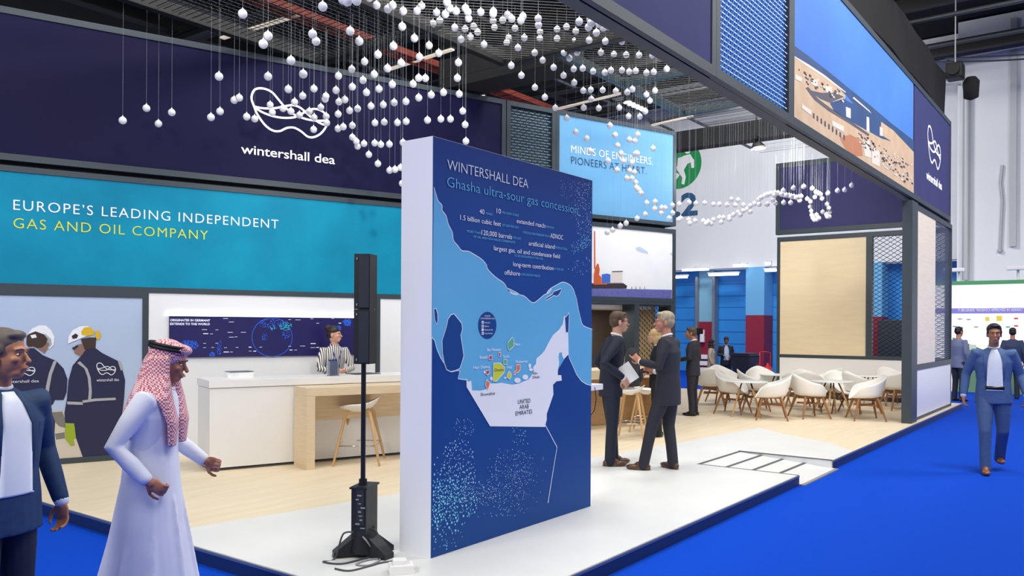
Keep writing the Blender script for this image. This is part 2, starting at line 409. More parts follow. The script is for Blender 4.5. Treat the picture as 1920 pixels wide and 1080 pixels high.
# upper navy banner with the emblem
navy_t = banner('navy_banner', 'long dark navy banner with white emblem and company name above the teal banner', 'banner', PC, UL, uC(949, 193), Z_F, Z_TOP, .07, 0, m_navy)
mb = MB(); L0, L1 = PC.px(472, 167), PC.px(614, 257); ul0, ul1 = PC.u_of(L0), PC.u_of(L1)
zl1 = PC.px(490, 165).z; zl0 = PC.px(585, 257).z
put_logo(mb, lambda a, b: PC.uz(ul0 + (ul1 - ul0) * a, zl1 + (zl0 - zl1) * b, OFF - .004), .025, PC.n); wchild(mb, 'emblem', mat('backlit_white', 'ffffff', .5, emit='ffffff', es=.9), navy_t)
mb = MB(); put_text(mb, PC, 'wintershall dea', (452, 288), (628, 307), 17, OFF - .004, 0, .004, .97); wchild(mb, 'lettering', MATS['backlit_white'], navy_t)
# teal banner
m_teal = mat('teal_print', '0790b2', .6, c2='047fa2', scale=1.6, spec=.2)
teal_t = banner('teal_banner', 'wide teal banner with white and yellow slogan under the navy banner', 'banner', PC, UL, 7.42, 1.985, Z_T, .062, 0, m_teal)
mb = MB(); put_text(mb, PC, 'EUROPE’S LEADING INDEPENDENT', (25, 395), (522, 427), 19, OFF - .004, 0, -.006, 1.15); wchild(mb, 'lettering', m_txtw, teal_t); mb = MB()
put_text(mb, PC, 'GAS AND OIL COMPANY', (25, 428), (390, 449), 19, OFF - .004, 0, -.006, 1.15)
wchild(mb, 'lettering', mat('lime_print', 'd3dd3a', .5), teal_t)
# white wall with LED screen
m_print_sky = mat('print_sky', 'b3c5df', .6, c2='a9bcd9', scale=.7)
ww = thing('white_wall_panel', 'plain white wall panel holding the wide blue screen behind the reception counter', 'wall panel', PC.uz(3.07, ZP))
mb = MB(); mb.slab(PC, 1.672, 4.472, ZP, 1.99, -.06, -.012); wchild(mb, 'panel', m_whitewall, ww)
mb = MB(); mb.slab(PC, 4.472, 4.536, ZP, 1.99, -.06, 0); wchild(mb, 'post', m_frame, ww)
mb = MB(); mb.slab(PC, 4.536, 7.42, ZP, 1.99, -.06, -.012); tag(mb.build('white_wall_panel', m_whitewall), 'narrow white wall panel right of the slim dark post, beside the map board', 'wall panel')
scr = thing('video_wall', 'long low dark blue video wall with a glowing globe on the white panel', 'screen', PC.uz(3.1, 1.24))
us0, us1, zs0, zs1 = 1.89, 4.37, 1.238, 1.722
m_scr = mat('screen_navy', '1d1a4a', .3, emit='2a2666', es=.55)
mb = MB(); mb.slab(PC, us0, us1, zs0, zs1, -.02, .012); wchild(mb, 'display', m_scr, scr)
mb = MB(); mb.slab(PC, us0 - .03, us1 + .03, zs1, zs1 + .028, -.02, .02); wchild(mb, 'light_strip', mat('led_strip', 'ffffff', .5, emit='e4e6ff', es=4.5), scr)
m_sblue = mat('screen_blue', '2458c8', .4, emit='2f6fe8', es=.9); m_swhite = mat('screen_white', 'e8ecff', .4, emit='e8ecff', es=.8); m_steal = mat('screen_teal', '2fb7c9', .4, emit='2fc3d0', es=.7)
mb = MB(); rnd = random.Random(3)
def sp(x, y, f=.014): return PC.px(x, y, f)
def zx(x, y): return 300 + x / 4.571, 560 + y / 4.571     # reading of a magnified view of the screen
gc = (960, 330); gr = (172, 165)
arc = [zx(gc[0] + gr[0] * math.cos(t), gc[1] + gr[1] * math.sin(t)) for t in np.linspace(0, 2 * PI, 60)]
mb.ribbon([sp(*p) for p in arc if p[1] > 597], .006, PC.n, 0)
for cx_, cy_, rx, ry, n_, mi in ((250, 400, 80, 45, 160, 0), (450, 480, 28, 22, 40, 0), (1610, 205, 45, 30, 120, 0), (1530, 255, 26, 25, 40, 0), (960, 215, 130, 40, 90, 0), (1075, 235, 55, 35, 60, 2), (965, 250, 20, 20, 16, 2), (900, 330, 25, 35, 20, 0), (1080, 310, 35, 40, 30, 0), (510, 420, 25, 60, 30, 0)):
    for k in range(n_):
        a = rnd.random() * 2 * PI; q = rnd.random() ** .5; x, y = cx_ + rx * q * math.cos(a), cy_ + ry * q * math.sin(a)
        if not (75 < x < 1640 and 172 < y < 495): continue
        p = sp(*zx(x, y)); s_ = .006; mb.add([p + PC.u * dx * s_ + Vector((0, 0, dz * s_)) for dx, dz in ((-1, 0), (0, -1), (1, 0), (0, 1))], [(0, 1, 2, 3)], mi)
for x, y in ((540, 170), (590, 200), (1100, 180), (1160, 182), (1290, 172), (1340, 210), (1470, 170), (1530, 210), (360, 265), (475, 267), (580, 288), (693, 288), (370, 300), (430, 302), (590, 330), (640, 328), (370, 383), (474, 382), (370, 420), (440, 418), (550, 420), (648, 418), (760, 415), (852, 415), (760, 450), (800, 450), (1100, 408), (1200, 406), (1110, 440), (1150, 440), (1290, 385), (1290, 420), (1340, 418), (545, 457), (600, 457)):
    w_ = 24 if rnd.random() < .7 else 44
    a = sp(*zx(x, y)); b = sp(*zx(x + w_, y)); mb.ribbon([a, b], .008 if rnd.random() < .3 else .004, PC.n, 1)
wchild(mb, 'map_graphic', [m_sblue, m_swhite, m_steal], scr)
mb = MB(); put_text(mb, PC, 'ORIGINATES IN GERMANY', zx(87, 195), zx(430, 193), 4.0, .014, 0, .02); wchild(mb, 'lettering', m_swhite, scr); mb = MB(); put_text(mb, PC, 'EXTENDS TO THE WORLD', zx(87, 227), zx(427, 225), 4.0, .014, 0, .02)
wchild(mb, 'lettering', m_swhite, scr)
# photo light box with the two workers (a flat print)
ph = banner('photo_banner', 'large photo banner of two workers in helmets seen from behind, at far left', 'banner', PC, UL, 1.668, ZP, 1.985, .062, 0, m_print_sky, sides='rtb')
def zw(x, y, f=.0): return PC.px(x / 3.6, 580 + y / 3.6, -.011 + f)
wm = [mat('print_navy', '1d1f45', .6), mat('print_white', 'e8edf3', .6), mat('print_grey', 'a6a8aa', .6), mat('print_hair', '3b2a24', .6), mat('print_yellow', 'd8b21f', .6), mat('print_glove', '93a81f', .6), mat('print_sand', 'c9c0b2', .6), mat('print_skin', '8a6a5c', .6), mat('print_dark', '28242c', .6), mat('print_stone', '77756f', .6)]
mb = MB(); ZL = PC.px(0, 870).z
def wp_(pts, mi, l): mb.poly([zw(*p, .0012 * l) for p in pts], mi)
wp_([(-250, 690), (0, 688), (340, 684), (560, 680), (936, 676), (955, 1000), (600, 1000), (330, 1010), (-250, 1040)], 6, 1)
wp_([(345, 695), (420, 690), (440, 740), (470, 770), (440, 800), (400, 790), (370, 760)], 9, 2); wp_([(370, 840), (435, 830), (440, 870), (380, 880)], 9, 2)
wp_([(-40, 330), (40, 310), (110, 290), (170, 262), (230, 262), (290, 310), (380, 348), (430, 400), (455, 470), (450, 560), (430, 612), (370, 612), (358, 640), (335, 660), (372, 760), (368, 840), (352, 1012), (150, 1018), (-60, 1020)], 0, 3)
wp_([(520, 345), (560, 300), (570, 275), (640, 258), (690, 295), (750, 325), (800, 350), (825, 400), (845, 480), (838, 600), (790, 1000), (560, 1000), (535, 930), (510, 860), (505, 790), (440, 765), (435, 700), (452, 600), (462, 480), (490, 380)], 0, 3)
wp_([(195, 255), (235, 250), (300, 300), (325, 260), (330, 230), (290, 200), (240, 190)], 7, 4)
wp_([(178, 235), (180, 180), (215, 148), (290, 150), (320, 200), (310, 235), (285, 258), (250, 262), (225, 250), (190, 252)], 3, 5)
wp_([(185, 170), (215, 130), (265, 107), (310, 110), (345, 140), (368, 185), (362, 240), (335, 268), (322, 262), (340, 225), (300, 170), (240, 148)], 1, 6)
wp_([(300, 160), (345, 200), (350, 240), (325, 268), (335, 225)], 2, 7); wp_([(205, 175), (240, 168), (248, 190), (215, 196)], 1, 7)
wp_([(500, 260), (520, 240), (560, 230), (580, 270), (545, 318), (528, 310), (505, 298)], 7, 4)
wp_([(545, 200), (600, 190), (650, 190), (645, 258), (600, 270), (570, 270), (560, 240)], 3, 5)
wp_([(458, 232), (462, 185), (490, 140), (540, 115), (590, 112), (620, 130), (600, 175), (560, 190), (500, 215)], 1, 6)
wp_([(548, 150), (570, 122), (610, 120), (636, 148), (630, 172), (585, 180), (552, 172)], 4, 7); wp_([(640, 150), (668, 145), (682, 175), (672, 205), (650, 200)], 4, 7)
wp_([(484, 180), (510, 162), (528, 175), (520, 195), (490, 200)], 8, 7); wp_([(484, 262), (522, 240), (530, 250), (500, 276)], 8, 7)
wp_([(362, 348), (384, 348), (350, 440), (335, 520), (322, 618), (300, 614), (310, 520), (330, 430)], 2, 6); wp_([(185, 632), (330, 636), (330, 658), (185, 652)], 2, 6)
wp_([(520, 362), (540, 350), (590, 400), (612, 460), (620, 560), (615, 606), (595, 608), (600, 540), (592, 460), (570, 400)], 2, 6)
wp_([(452, 622), (556, 626), (560, 645), (455, 642)], 2, 6); wp_([(555, 615), (640, 602), (780, 596), (782, 612), (640, 620), (560, 632)], 2, 6); wp_([(795, 350), (815, 350), (832, 410), (815, 412)], 2, 6)
wp_([(442, 768), (500, 770), (508, 830), (512, 860), (495, 880), (505, 918), (480, 920), (445, 880), (440, 830)], 5, 6)
wchild(mb, 'photo_print', wm, ph)
mb = MB()
for (x0, x1, y0, y1) in ((78, 236, 368, 446), (653, 780, 362, 442)): 
    mb = MB(); put_logo(mb, lambda a, b: zw(x0 + (x1 - x0) * a, y0 + (y1 - y0) * b, .009), .008, PC.n); wchild(mb, 'emblem', mat('print_lettering', 'e4e6ee', .6), ph)
for (x0, x1, y) in ((30, 262, 497), (652, 803, 487)):
    mb = MB(); put_text(mb, PC, 'wintershall dea', (x0 / 3.6, 580 + y / 3.6), (x1 / 3.6, 580 + (y - 4) / 3.6), 5.2, -.002, 0, .0); wchild(mb, 'lettering', MATS['print_lettering'], ph)

# dividing mesh, light blue banner, ship light box
m_mback = mat('mesh_backing', '123448', .7)
m_glint = mat('mesh_glint_pale', '9fc0d2', .35, .3)
mt = thing('mesh_screen', 'upright expanded metal screen between the navy and the light blue banner', 'mesh screen', PC.uz(6.98, Z_F))
mb = MB(); mb.slab(PC, 6.54, 7.42, Z_F, Z_TOP, -.14, -.10); wchild(mb, 'backing', m_mback, mt)
mb = MB(); expanded(PC, 6.575, 7.375, Z_F + .06, Z_TOP - .09, .105, .042, .007, .02, -.06, mb, 0, 1); wchild(mb, 'mesh', [mat('mesh_strand_mid', '4b7a93', .4, .1), m_glint], mt)  # second material paints the bright strand edges
mb = MB(); frame_rect(mb, PC, 6.53, 7.425, Z_F, Z_TOP, .07, -.10, 0); wchild(mb, 'frame', m_frame, mt)
m_lblue = mat('light_blue_print', '72b2de', .6, c2='5fa2d2', scale=.8, stretch=(.4, .4, 1.6))
lb = banner('light_blue_banner', 'light blue banner with two line slogan above the ship picture', 'banner', PC, 7.43, 9.963, Z_F, Z_TOP, .062, .0, m_lblue)
mb = MB(); put_text(mb, PC, 'MINDS OF ENGINEERS.', (1071, 286), (1224, 309), 14, OFF - .003, 0, -.004, 1.05); wchild(mb, 'lettering', m_txtw, lb); mb = MB(); put_text(mb, PC, 'PIONEERS AT HEART.', (1071, 308), (1212, 326), 14, OFF - .003, 0, -.010, 1.05)
wchild(mb, 'lettering', mat('navy_lettering', '1d3c66', .5), lb)
sh = banner('ship_lightbox', 'backlit picture of a crane ship at sea below the light blue banner', 'light box', PC, 7.43, 9.963, 2.04, Z_T, .07, .0, mat('print_cloud', 'f4f5f6', .6, c2='e9eef3', scale=1.3, emit='ffffff', es=.12))
mb = MB()
def zs(x, y, l=0): return PC.px(1080 + x / 4.5, 400 + y / 4.5, -.011 + .0012 * l)
def ss(pts, mi, l): mb.poly([zs(*p, l) for p in pts], mi)
ss([(-450, 612), (145, 634), (810, 645), (808, 722), (145, 708), (-450, 700)], 0, 1)
ss([(-300, 585), (150, 590), (400, 590), (432, 612), (425, 636), (145, 634), (-300, 620)], 1, 2); ss([(150, 590), (260, 590), (262, 600), (150, 602)], 2, 3)
ss([(150, 520), (160, 470), (178, 425), (190, 425), (200, 470), (195, 520), (215, 540), (215, 590), (150, 590)], 2, 3); ss([(152, 150), (162, 150), (164, 470), (152, 470)], 2, 2)
ss([(218, 515), (262, 508), (290, 515), (290, 585), (218, 588)], 3, 4); ss([(298, 500), (360, 488), (392, 500), (390, 582), (298, 586)], 4, 4); ss([(305, 488), (395, 486), (395, 494), (305, 496)], 1, 5)
for x in (470, 505, 540, 580): ss([(x - 2, 618), (x + 2, 618), (x + 2, 642), (x - 2, 642)], 1, 3)
ss([(500, 290), (540, 282), (600, 320), (610, 345), (560, 330), (515, 315)], 5, 1); ss([(790, 340), (812, 330), (812, 360)], 5, 1)
wchild(mb, 'photo_print', [mat('print_sea', '6d73b8', .6, c2='5a5fa5', scale=30), mat('print_hull', '3a2f38', .6), mat('print_orange', 'd4612f', .6), mat('print_blue', '3f6fd0', .6), mat('print_cabin', 'e3dcd6', .6), mat('print_cloudblue', 'c3d6ea', .6)], sh)

# meeting room behind the doorway
ud0, ud1, ud2, ud3 = 7.42, uC(1189.5, 640), uC(1198.5, 640), uC(1258, 640)
mb = MB(); mb.slab(PC, ud1, ud2, ZP, 1.995, -.30, 0); mb.slab(PC, ud3, 9.963, ZP, 1.995, -.30, 0); mb.slab(PC, ud1 + .001, 9.962, 1.996, 2.038, -.30, -.001); mb.slab(PC, 7.44, ud1, 1.996, 2.038, -.30, -.001); mb.slab(PC, 7.36, 7.44, ZP, 2.06, -.3, 0)
struct(mb, 'trim_3', m_frame)
mb = MB()
mb.slab(PC, 7.5, 9.74, ZP, 2.05, -1.5, -1.4, 0); mb.slab(PC, 7.44, 7.5, ZP, 2.05, -1.5, -.31, 0)
mb.slab(PC, 7.5, 9.74, 1.93, 1.99, -1.39, -.32, 1); struct(mb, 'wall_room', [mat('room_brown', '5b5048', .7), m_whitewall])
mb = MB(); mb.slab(PC, 9.75, 9.82, .8, 2.05, -1.5, -.34, 0); mb.slab(PC, 9.75, 9.82, ZP, .8, -1.5, -.34, 1); struct(mb, 'wall_room_side', [mat('room_oak', 'c9b18c', .5, c2='bda57f', scale=3, stretch=(1, 1, 14)), m_whitewall])
l = bpy.data.lights.new('room_fill', 'AREA'); l.size = .5; l.energy = 22; l.color = (1, .95, .88); lo = bpy.data.objects.new('room_fill', l); COL.objects.link(lo); lo.location = PC.uz(8.7, 1.9, -.8)  # area lamp without a fitting, added to light the room
m_strand_d = mat('mesh_strand_dark', '2e3a42', .4, .3)
mt = thing('mesh_screen', 'narrow expanded metal screen beside the doorway, beneath the ship picture', 'mesh screen', PC.uz((ud2 + ud3) / 2, ZP))
mb = MB(); expanded(PC, ud2 + .004, ud3 - .004, ZP + .02, 1.99, .105, .042, .008, .03, -.10, mb); wchild(mb, 'mesh', m_strand_d, mt)
mb = MB(); frame_rect(mb, PC, ud2 + .001, ud3 - .001, ZP + .01, 1.992, .018, -.13, -.03); wchild(mb, 'frame', m_frame, mt)

# ------------------------------------------------------------------ fascia over the aisle edge
zf0, zf1 = 3.746, 5.70
def uA(x, y): return PA.u_of(PA.px(x, y))
XF0, XF1 = 2.2, uA(1783, 330)
fx = [XF0, uA(1343, 60), uA(1484, 180), uA(1714.5, 250), XF1]
mb = MB(); mb.slab(PA, XF0, XF1, zf0, zf1, -.18, -.065, 0); struct(mb, 'trim_fascia', m_frame)
banner('navy_banner', 'plain navy fabric at the near end of the overhead fascia', 'banner', PA, fx[0], fx[1] - .002, zf0 + .0, zf1, .085, .002, mat('navy_fabric', '2a2f6e', .75, c2='272b66', scale=2), group=None)
mt = thing('mesh_screen', 'blue expanded metal panel in the overhead fascia beside the coast photo', 'mesh screen', PA.uz((fx[1] + fx[2]) / 2, zf0))
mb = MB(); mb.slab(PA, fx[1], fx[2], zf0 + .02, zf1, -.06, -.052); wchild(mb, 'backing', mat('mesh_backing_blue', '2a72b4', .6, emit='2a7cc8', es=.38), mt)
mb = MB(); expanded(PA, fx[1] + .05, fx[2] - .10, zf0 + .085, zf1 - .085, .09, .047, .010, .018, -.045, mb, 0, 1); wchild(mb, 'mesh', [mat('mesh_strand_blue', '5a9fd8', .35, .1), mat('mesh_node_glint', 'f2f9ff', .3)], mt)  # near-white bars paint floor light caught by the strand bottoms
mb = MB(); frame_rect(mb, PA, fx[1], fx[2] - .002, zf0, zf1, .085, -.06, .003); wchild(mb, 'frame', m_frame, mt)
cb_ = banner('photo_banner', 'big aerial coast photo on the overhead fascia, blue sea above a sandy harbour town', 'banner', PA, fx[2], fx[3], zf0, zf1, .085, .002, mat('print_sea_sky', '4f8ee0', .6, c2='3f7cd6', scale=.5), sides='ltb')
def zc(x, y, l=0): return PA.px(1260 + x / 2.7, y / 2.7, -.011 + .0013 * l)
mb = MB(); zb_ = zf0 + .085; rx_ = 1224
def cc_(pts, mi, l): mb.poly([zc(*p, l) for p in pts], mi)
cc_([(612, 225), (700, 290), (800, 368), (900, 450), (1000, 530), (1100, 615), (1224, 712), (1224, 800), (1140, 690), (1000, 620), (880, 480), (760, 385), (680, 330), (612, 288)], 0, 1)
cc_([(612, 284), (680, 326), (760, 380), (850, 450), (880, 485), (870, 510), (800, 530), (900, 580), (960, 640), (1050, 610), (1120, 660), (1224, 770), (1224, 985), (1000, 850), (800, 726), (612, 606)], 1, 2)
cc_([(800, 520), (870, 500), (905, 520), (1000, 560), (1060, 605), (1055, 680), (1110, 715), (1060, 700), (960, 645), (880, 600), (820, 560)], 0, 3)
cc_([(676, 445), (690, 440), (740, 500), (800, 545), (900, 610), (1000, 680), (995, 690), (890, 620), (790, 560), (720, 505)], 2, 3); cc_([(690, 455), (760, 470), (830, 470), (870, 490), (800, 520), (750, 500)], 2, 3)
cc_([(850, 700), (900, 680), (960, 710), (965, 790), (930, 790), (880, 755)], 3, 3)
for q in ([(658, 525), (706, 560), (706, 585), (658, 548)], [(810, 610), (870, 640), (870, 670), (812, 635)], [(880, 540), (905, 550), (905, 600), (882, 590)], [(985, 590), (998, 595), (1000, 670), (985, 665)], [(970, 720), (1000, 710), (1010, 800), (975, 790)], [(1010, 740), (1052, 770), (1052, 845), (1012, 825)], [(625, 375), (660, 395), (655, 415), (625, 400)], [(700, 400), (740, 405), (735, 440), (705, 425)], [(775, 435), (810, 440), (808, 470), (780, 465)], [(1052, 640), (1068, 650), (1066, 690), (1052, 685)]): cc_(q, 4, 4)
rr = random.Random(5)
for k in range(170):
    t = rr.random(); x = 940 + 275 * t; y = 690 + 205 * t + (rr.random() - .5) * (60 + 80 * t)
    if k < 45: t = rr.random(); x = 640 + 220 * t; y = 370 + 115 * t + (rr.random() - .5) * 50
    s1 = 4 + 7 * rr.random(); 
    if x > 1215: continue
    cc_([(x, y), (x + s1, y + s1 * .7), (x + s1, y + s1 * 1.6), (x, y + s1)], rr.choice((4, 5, 2, 4)), 5)
for k in range(26):
    x = 715 + k * 6.4; y = 570 + k * 4.6; 
    if k % 3 == 0: cc_([(x, y), (x + 7, y + 5), (x + 7, y + 30), (x, y + 24)], 2, 5)
cc_([(612, 283), (614, 280), (690, 325), (770, 378), (880, 465), (878, 470), (760, 384), (680, 333)], 4, 3); cc_([(920, 490), (1000, 560), (1010, 575), (915, 497)], 4, 4)
wchild(mb, 'photo_print', [mat('print_deepsea', '2d5488', .6, c2='2a4a78', scale=3), mat('print_beach', 'dcc0a0', .6, c2='d0b08e', scale=5), mat('print_road', '5c5a66', .6), mat('print_earth', 'cc8a63', .6, c2='c07d58', scale=8), mat('print_building', 'ece3d4', .6), mat('print_shadow', '3c3a44', .6)], cb_)
lg = banner('navy_banner', 'navy end banner with white emblem and company name at far end of the overhead fascia', 'banner', PA, fx[3], fx[4], zf0, zf1, .085, .002, mat('navy_fabric_end', '34386f', .75, c2='30346a', scale=2), sides='rtb')
mb = MB(); a0, a1 = uA(1740, 280), uA(1764, 280); zt, zb2 = PA.px(1748, 241).z, PA.px(1755, 313).z
put_logo(mb, lambda a, b: PA.uz(a0 + (a1 - a0) * a, zt + (zb2 - zt) * b, OFF), .036, PA.n); wchild(mb, 'emblem', MATS['backlit_white'], lg); mb = MB(); put_text(mb, PA, 'wintershall dea', (1737, 336), (1766, 355), 15, OFF, 0, .02); wchild(mb, 'lettering', MATS['backlit_white'], lg)

# ------------------------------------------------------------------ aisle wall at the far end
xw0, xw1 = uA(1706, 600), uA(1784.5, 600)
xs = [xw0, uA(1716.5, 600), uA(1754.5, 600), xw1]
zr1, zr0 = 1.03, .93
aw = thing('end_wall', 'free standing end wall beside the aisle: oak sheet, mesh strip and white base', 'partition', PA.uz((xw0 + xw1) / 2, ZP))
mb = MB(); mb.slab(PA, xs[0], xs[1], ZP, 3.69, -.12, .03); mb.slab(PA, xs[1], xs[3], 3.60, 3.69, -.12, 0); mb.slab(PA, xs[1], xs[3] - .05, zr0, zr1, -.12, 0); mb.slab(PA, xs[3] - .05, xs[3], ZP, 3.60, -.12, 0); mb.slab(PA, xs[1], xs[3] - .05, ZP, ZP + .05, -.12, -.005); wchild(mb, 'frame', m_frame, aw)
mb = MB(); mb.slab(PA, xs[1], xs[2], zr1, 3.60, -.07, -.01); wchild(mb, 'oak_sheet', mat('oak_sheet_pale', 'f6ead6', .5, c2='eee0ca', scale=2.5, stretch=(1.2, 1.2, 16)), aw)
mb = MB(); expanded(PA, xs[2] + .02, xs[3] - .05, zr1, 3.58, .105, .042, .014, .03, -.06, mb); wchild(mb, 'mesh', mat('mesh_strand_grey', '8b959c', .4, .2), aw)
mb = MB(); mb.slab(PA, xs[1], xs[3] - .05, ZP + .05, zr0, -.07, -.008); wchild(mb, 'white_sheet', m_white, aw)

# ------------------------------------------------------------------ wall behind the cafe
def uB(x, y): return PB.u_of(PB.px(x, y))
ub0, ub1, ubR = uB(1456.5, 560), uB(1629, 560), -YA - .05
zt_ = 3.66; zm1, zm0 = 1.04, .97
bw = thing('back_wall', 'cafe back wall with big oak sheet, dark mesh strip and white base', 'partition', PB.uz((ub0 + ubR) / 2, ZP))
mb = MB(); mb.slab(PB, ub0, ub0 + .07, ZP, zt_ - .1, -.14, 0); mb.slab(PB, ub0, ubR, zt_ - .10, zt_, -.14, 0); mb.slab(PB, ub1 - .06, ub1 + .06, zm1, zt_ - .1, -.14, 0); mb.slab(PB, ub0 + .07, ubR, zm0, zm1, -.14, 0); mb.slab(PB, ub0 + .07, ubR, ZP, ZP + .10, -.14, -.004); wchild(mb, 'frame', m_frame, bw)
mb = MB(); mb.slab(PB, ub0 + .07, ub1 - .06, zm1, zt_ - .10, -.06, -.012); wchild(mb, 'oak_sheet', mat('oak_sheet', 'f3e0bc', .5, c2='eed9b2', scale=1.6, stretch=(1.2, 1.2, 9)), bw)
mb = MB(); expanded(PB, ub1 + .06, ubR, zm1, zt_ - .10, .14, .045, .012, .02, -.06, mb); wchild(mb, 'mesh', m_strand_d, bw)
mb = MB(); mb.slab(PB, ub0 + .07, ubR, ZP + .10, zm0, -.06, -.008); wchild(mb, 'white_sheet', m_white, bw)
banner('navy_banner', 'square navy panel above the oak sheet of the cafe back wall', 'banner', PB, ub0 - .03, ubR, 3.72, 5.32, .10, .02, mat('navy_panel', '2f2f66', .7, c2='2b2b5e', scale=1.5), dep=.12)

# ------------------------------------------------------------------ map board
PXm, PYm, DXm, DYm, HM = 3.963, 3.637, 1.9927, .2815, 2.8645
PM = Plane((0, PYm, 0), (1, 0, 0), (0, -1, 0))
mp = thing('map_board', 'free standing blue board with a sea and country map, white edge, on white floor', 'display board', (PXm + DXm / 2, PYm + DYm / 2, ZP))
mb = MB(); mb.box((PXm + DXm / 2, PYm + DYm / 2, (HM + ZP) / 2), (DXm, DYm, HM - ZP)); wchild(mb, 'body', mat('board_white', 'e9ecf4', .55), mp)
m_mnavy = mat('map_navy', '0b4692', .55, c2='083f8a', scale=.8, spec=.25); m_msea = mat('map_sea', '68b9e4', .5, c2='60b0de', scale=1, spec=.25)
mb = MB(); mb.slab(PM, PXm + .004, PXm + DXm - .002, ZP + .004, HM - .003, 0, .003); wchild(mb, 'face_print', m_mnavy, mp)
def zA(x, y): return 740 + x / 3.374, 240 + y / 3.374
def zB(x, y): return 740 + x / 3.857, 540 + y / 3.857
def zC(x, y): return 740 + x / 3.6, 760 + y / 3.6
def mpx(p, l): return PM.px(*p, .003 + .0008 * l)
mb = MB()
up = [zA(*p) for p in [(248, 375), (262, 420), (275, 460), (300, 490), (300, 520), (325, 555), (340, 610), (365, 660), (372, 710), (400, 745), (425, 775), (465, 780), (495, 795), (550, 830), (580, 865), (590, 895), (640, 945), (690, 980), (715, 1020), (745, 1050), (790, 1052)]]
up += [zB(*p) for p in [(812, 0), (840, 30), (900, 48), (940, 60), (985, 100), (1010, 105), (1040, 85), (1080, 50), (1115, 35), (1135, 5)]]
up += [zA(*p) for p in [(960, 1050), (980, 1020), (1030, 990), (1065, 975), (1105, 990), (1130, 1020), (1148, 1075)]]
up += [zB(*p) for p in [(1310, 50), (1330, 160), (1345, 220), (1362, 270), (1428, 298)]]
low = [zB(*p) for p in [(1422, 705), (1385, 695), (1350, 672), (1315, 625), (1285, 555), (1262, 505), (1255, 470)]]
west = [zB(*p) for p in [(520, 665), (458, 656), (472, 600), (450, 597), (410, 607), (380, 595), (358, 545), (330, 500), (305, 440), (290, 380), (268, 355)]]
mb.poly([mpx(p, 1) for p in up + low + [zB(1150, 640), zB(700, 742), zB(560, 742)] + west], 0)
mb.ribbon([mpx(p, 2) for p in spline(up, 3)], .006, PM.n, 1); mb.ribbon([mpx(p, 2) for p in low], .006, PM.n, 1); mb.ribbon([mpx(p, 2) for p in west], .006, PM.n, 1)
def mpoly(f, pts, mi, l, line=False):
    P = [mpx(f(*p), l) for p in pts]; mb.poly(P, mi)
    if line: mb.ribbon([p + PM.n * .0004 for p in P + P[:1]], .006, PM.n, 1)
mpoly(zB, [(428, 185), (445, 205), (485, 255), (490, 300), (478, 340), (492, 430), (500, 490), (485, 545), (470, 583), (440, 597), (405, 605), (375, 590), (358, 540), (345, 470), (342, 380), (358, 330), (375, 275), (385, 225), (405, 195)], 2, 3, True)
mpoly(zB, [(283, 150), (300, 147), (312, 190), (313, 235), (305, 265), (290, 235), (285, 190)], 2, 3, True)
mpoly(zB, [(520, 650), (530, 680), (552, 668), (557, 700), (560, 740), (620, 742), (655, 735), (690, 690), (740, 690), (770, 685), (800, 690), (850, 700), (900, 690), (940, 672), (970, 660), (985, 640), (1005, 600), (1000, 575), (1020, 550), (1025, 510), (1060, 480), (1085, 450), (1110, 400), (1145, 340), (1190, 300), (1215, 260), (1225, 200), (1240, 210), (1237, 320), (1255, 320), (1258, 480), (1222, 515), (1210, 485), (1208, 465), (1190, 470), (1185, 500), (1190, 540), (1180, 600), (1180, 630), (1205, 630), (1208, 670), (1170, 675), (1145, 700), (1148, 770), (1100, 910), (1100, 950), (1087, 1005), (690, 1000), (520, 715)], 3, 4)
mpoly(zB, [(1258, 178), (1262, 200), (1257, 320), (1237, 322), (1230, 215), (1247, 200)], 2, 5, True)
mpoly(zB, [(1090, 75), (1140, 45), (1150, 25), (1200, 5), (1208, 15), (1190, 45), (1175, 60), (1150, 55), (1120, 75), (1095, 88)], 2, 3, True)
mb.ribbon([mpx(zC(*p), 2) for p in [(1015, 130), (1096, 282), (1065, 470), (1035, 660)]], .007, PM.n, 1)
mpoly(zB, [(670 + 66 * math.cos(t), 270 + 98 * math.sin(t)) for t in np.linspace(0, 2 * PI, 40)[:-1]], 2, 3)
for pts, mi in (([(818, 395), (850, 355), (862, 375), (862, 420), (830, 450), (818, 440)], 4), ([(752, 465), (767, 465), (766, 495), (751, 495)], 5), ([(683, 488), (705, 487), (705, 519), (683, 519)], 5), ([(787, 515), (812, 515), (812, 553), (787, 553)], 4), ([(660, 597), (685, 590), (685, 615), (672, 630), (660, 622)], 5), ([(715, 543), (765, 543), (795, 572), (793, 610), (735, 675), (713, 677)], 6), ([(828, 600), (848, 630), (832, 660), (812, 645), (812, 630)], 6), ([(880, 555), (908, 553), (908, 590), (893, 610), (875, 615), (870, 628), (860, 628), (865, 605), (880, 595)], 7), ([(665, 660), (690, 690), (672, 740), (655, 700)], 7)): mpoly(zB, pts, mi, 6, True)
for c_, a_, b_ in (((977, 563), 10, 18), ((888, 668), 25, 20), ((945, 645), 22, 20), ((985, 590), 16, 12), ((700, 655), 10, 15), ((800, 650), 9, 8), ((650, 608), 7, 12)): mpoly(zB, [(c_[0] + a_ * math.cos(t), c_[1] + b_ * math.sin(t)) for t in np.linspace(0, 2 * PI, 9)[:-1]], 3, 5)
for k, y in enumerate((248, 276, 302, 328)): mpoly(zB, [(629, y - 10), (644, y - 10), (644, y + 10), (629, y + 10)], 3, 5); mpoly(zB, [(633, y - 5), (640, y - 5), (640, y + 5), (633, y + 5)], (4, 5, 3, 5)[k], 6)
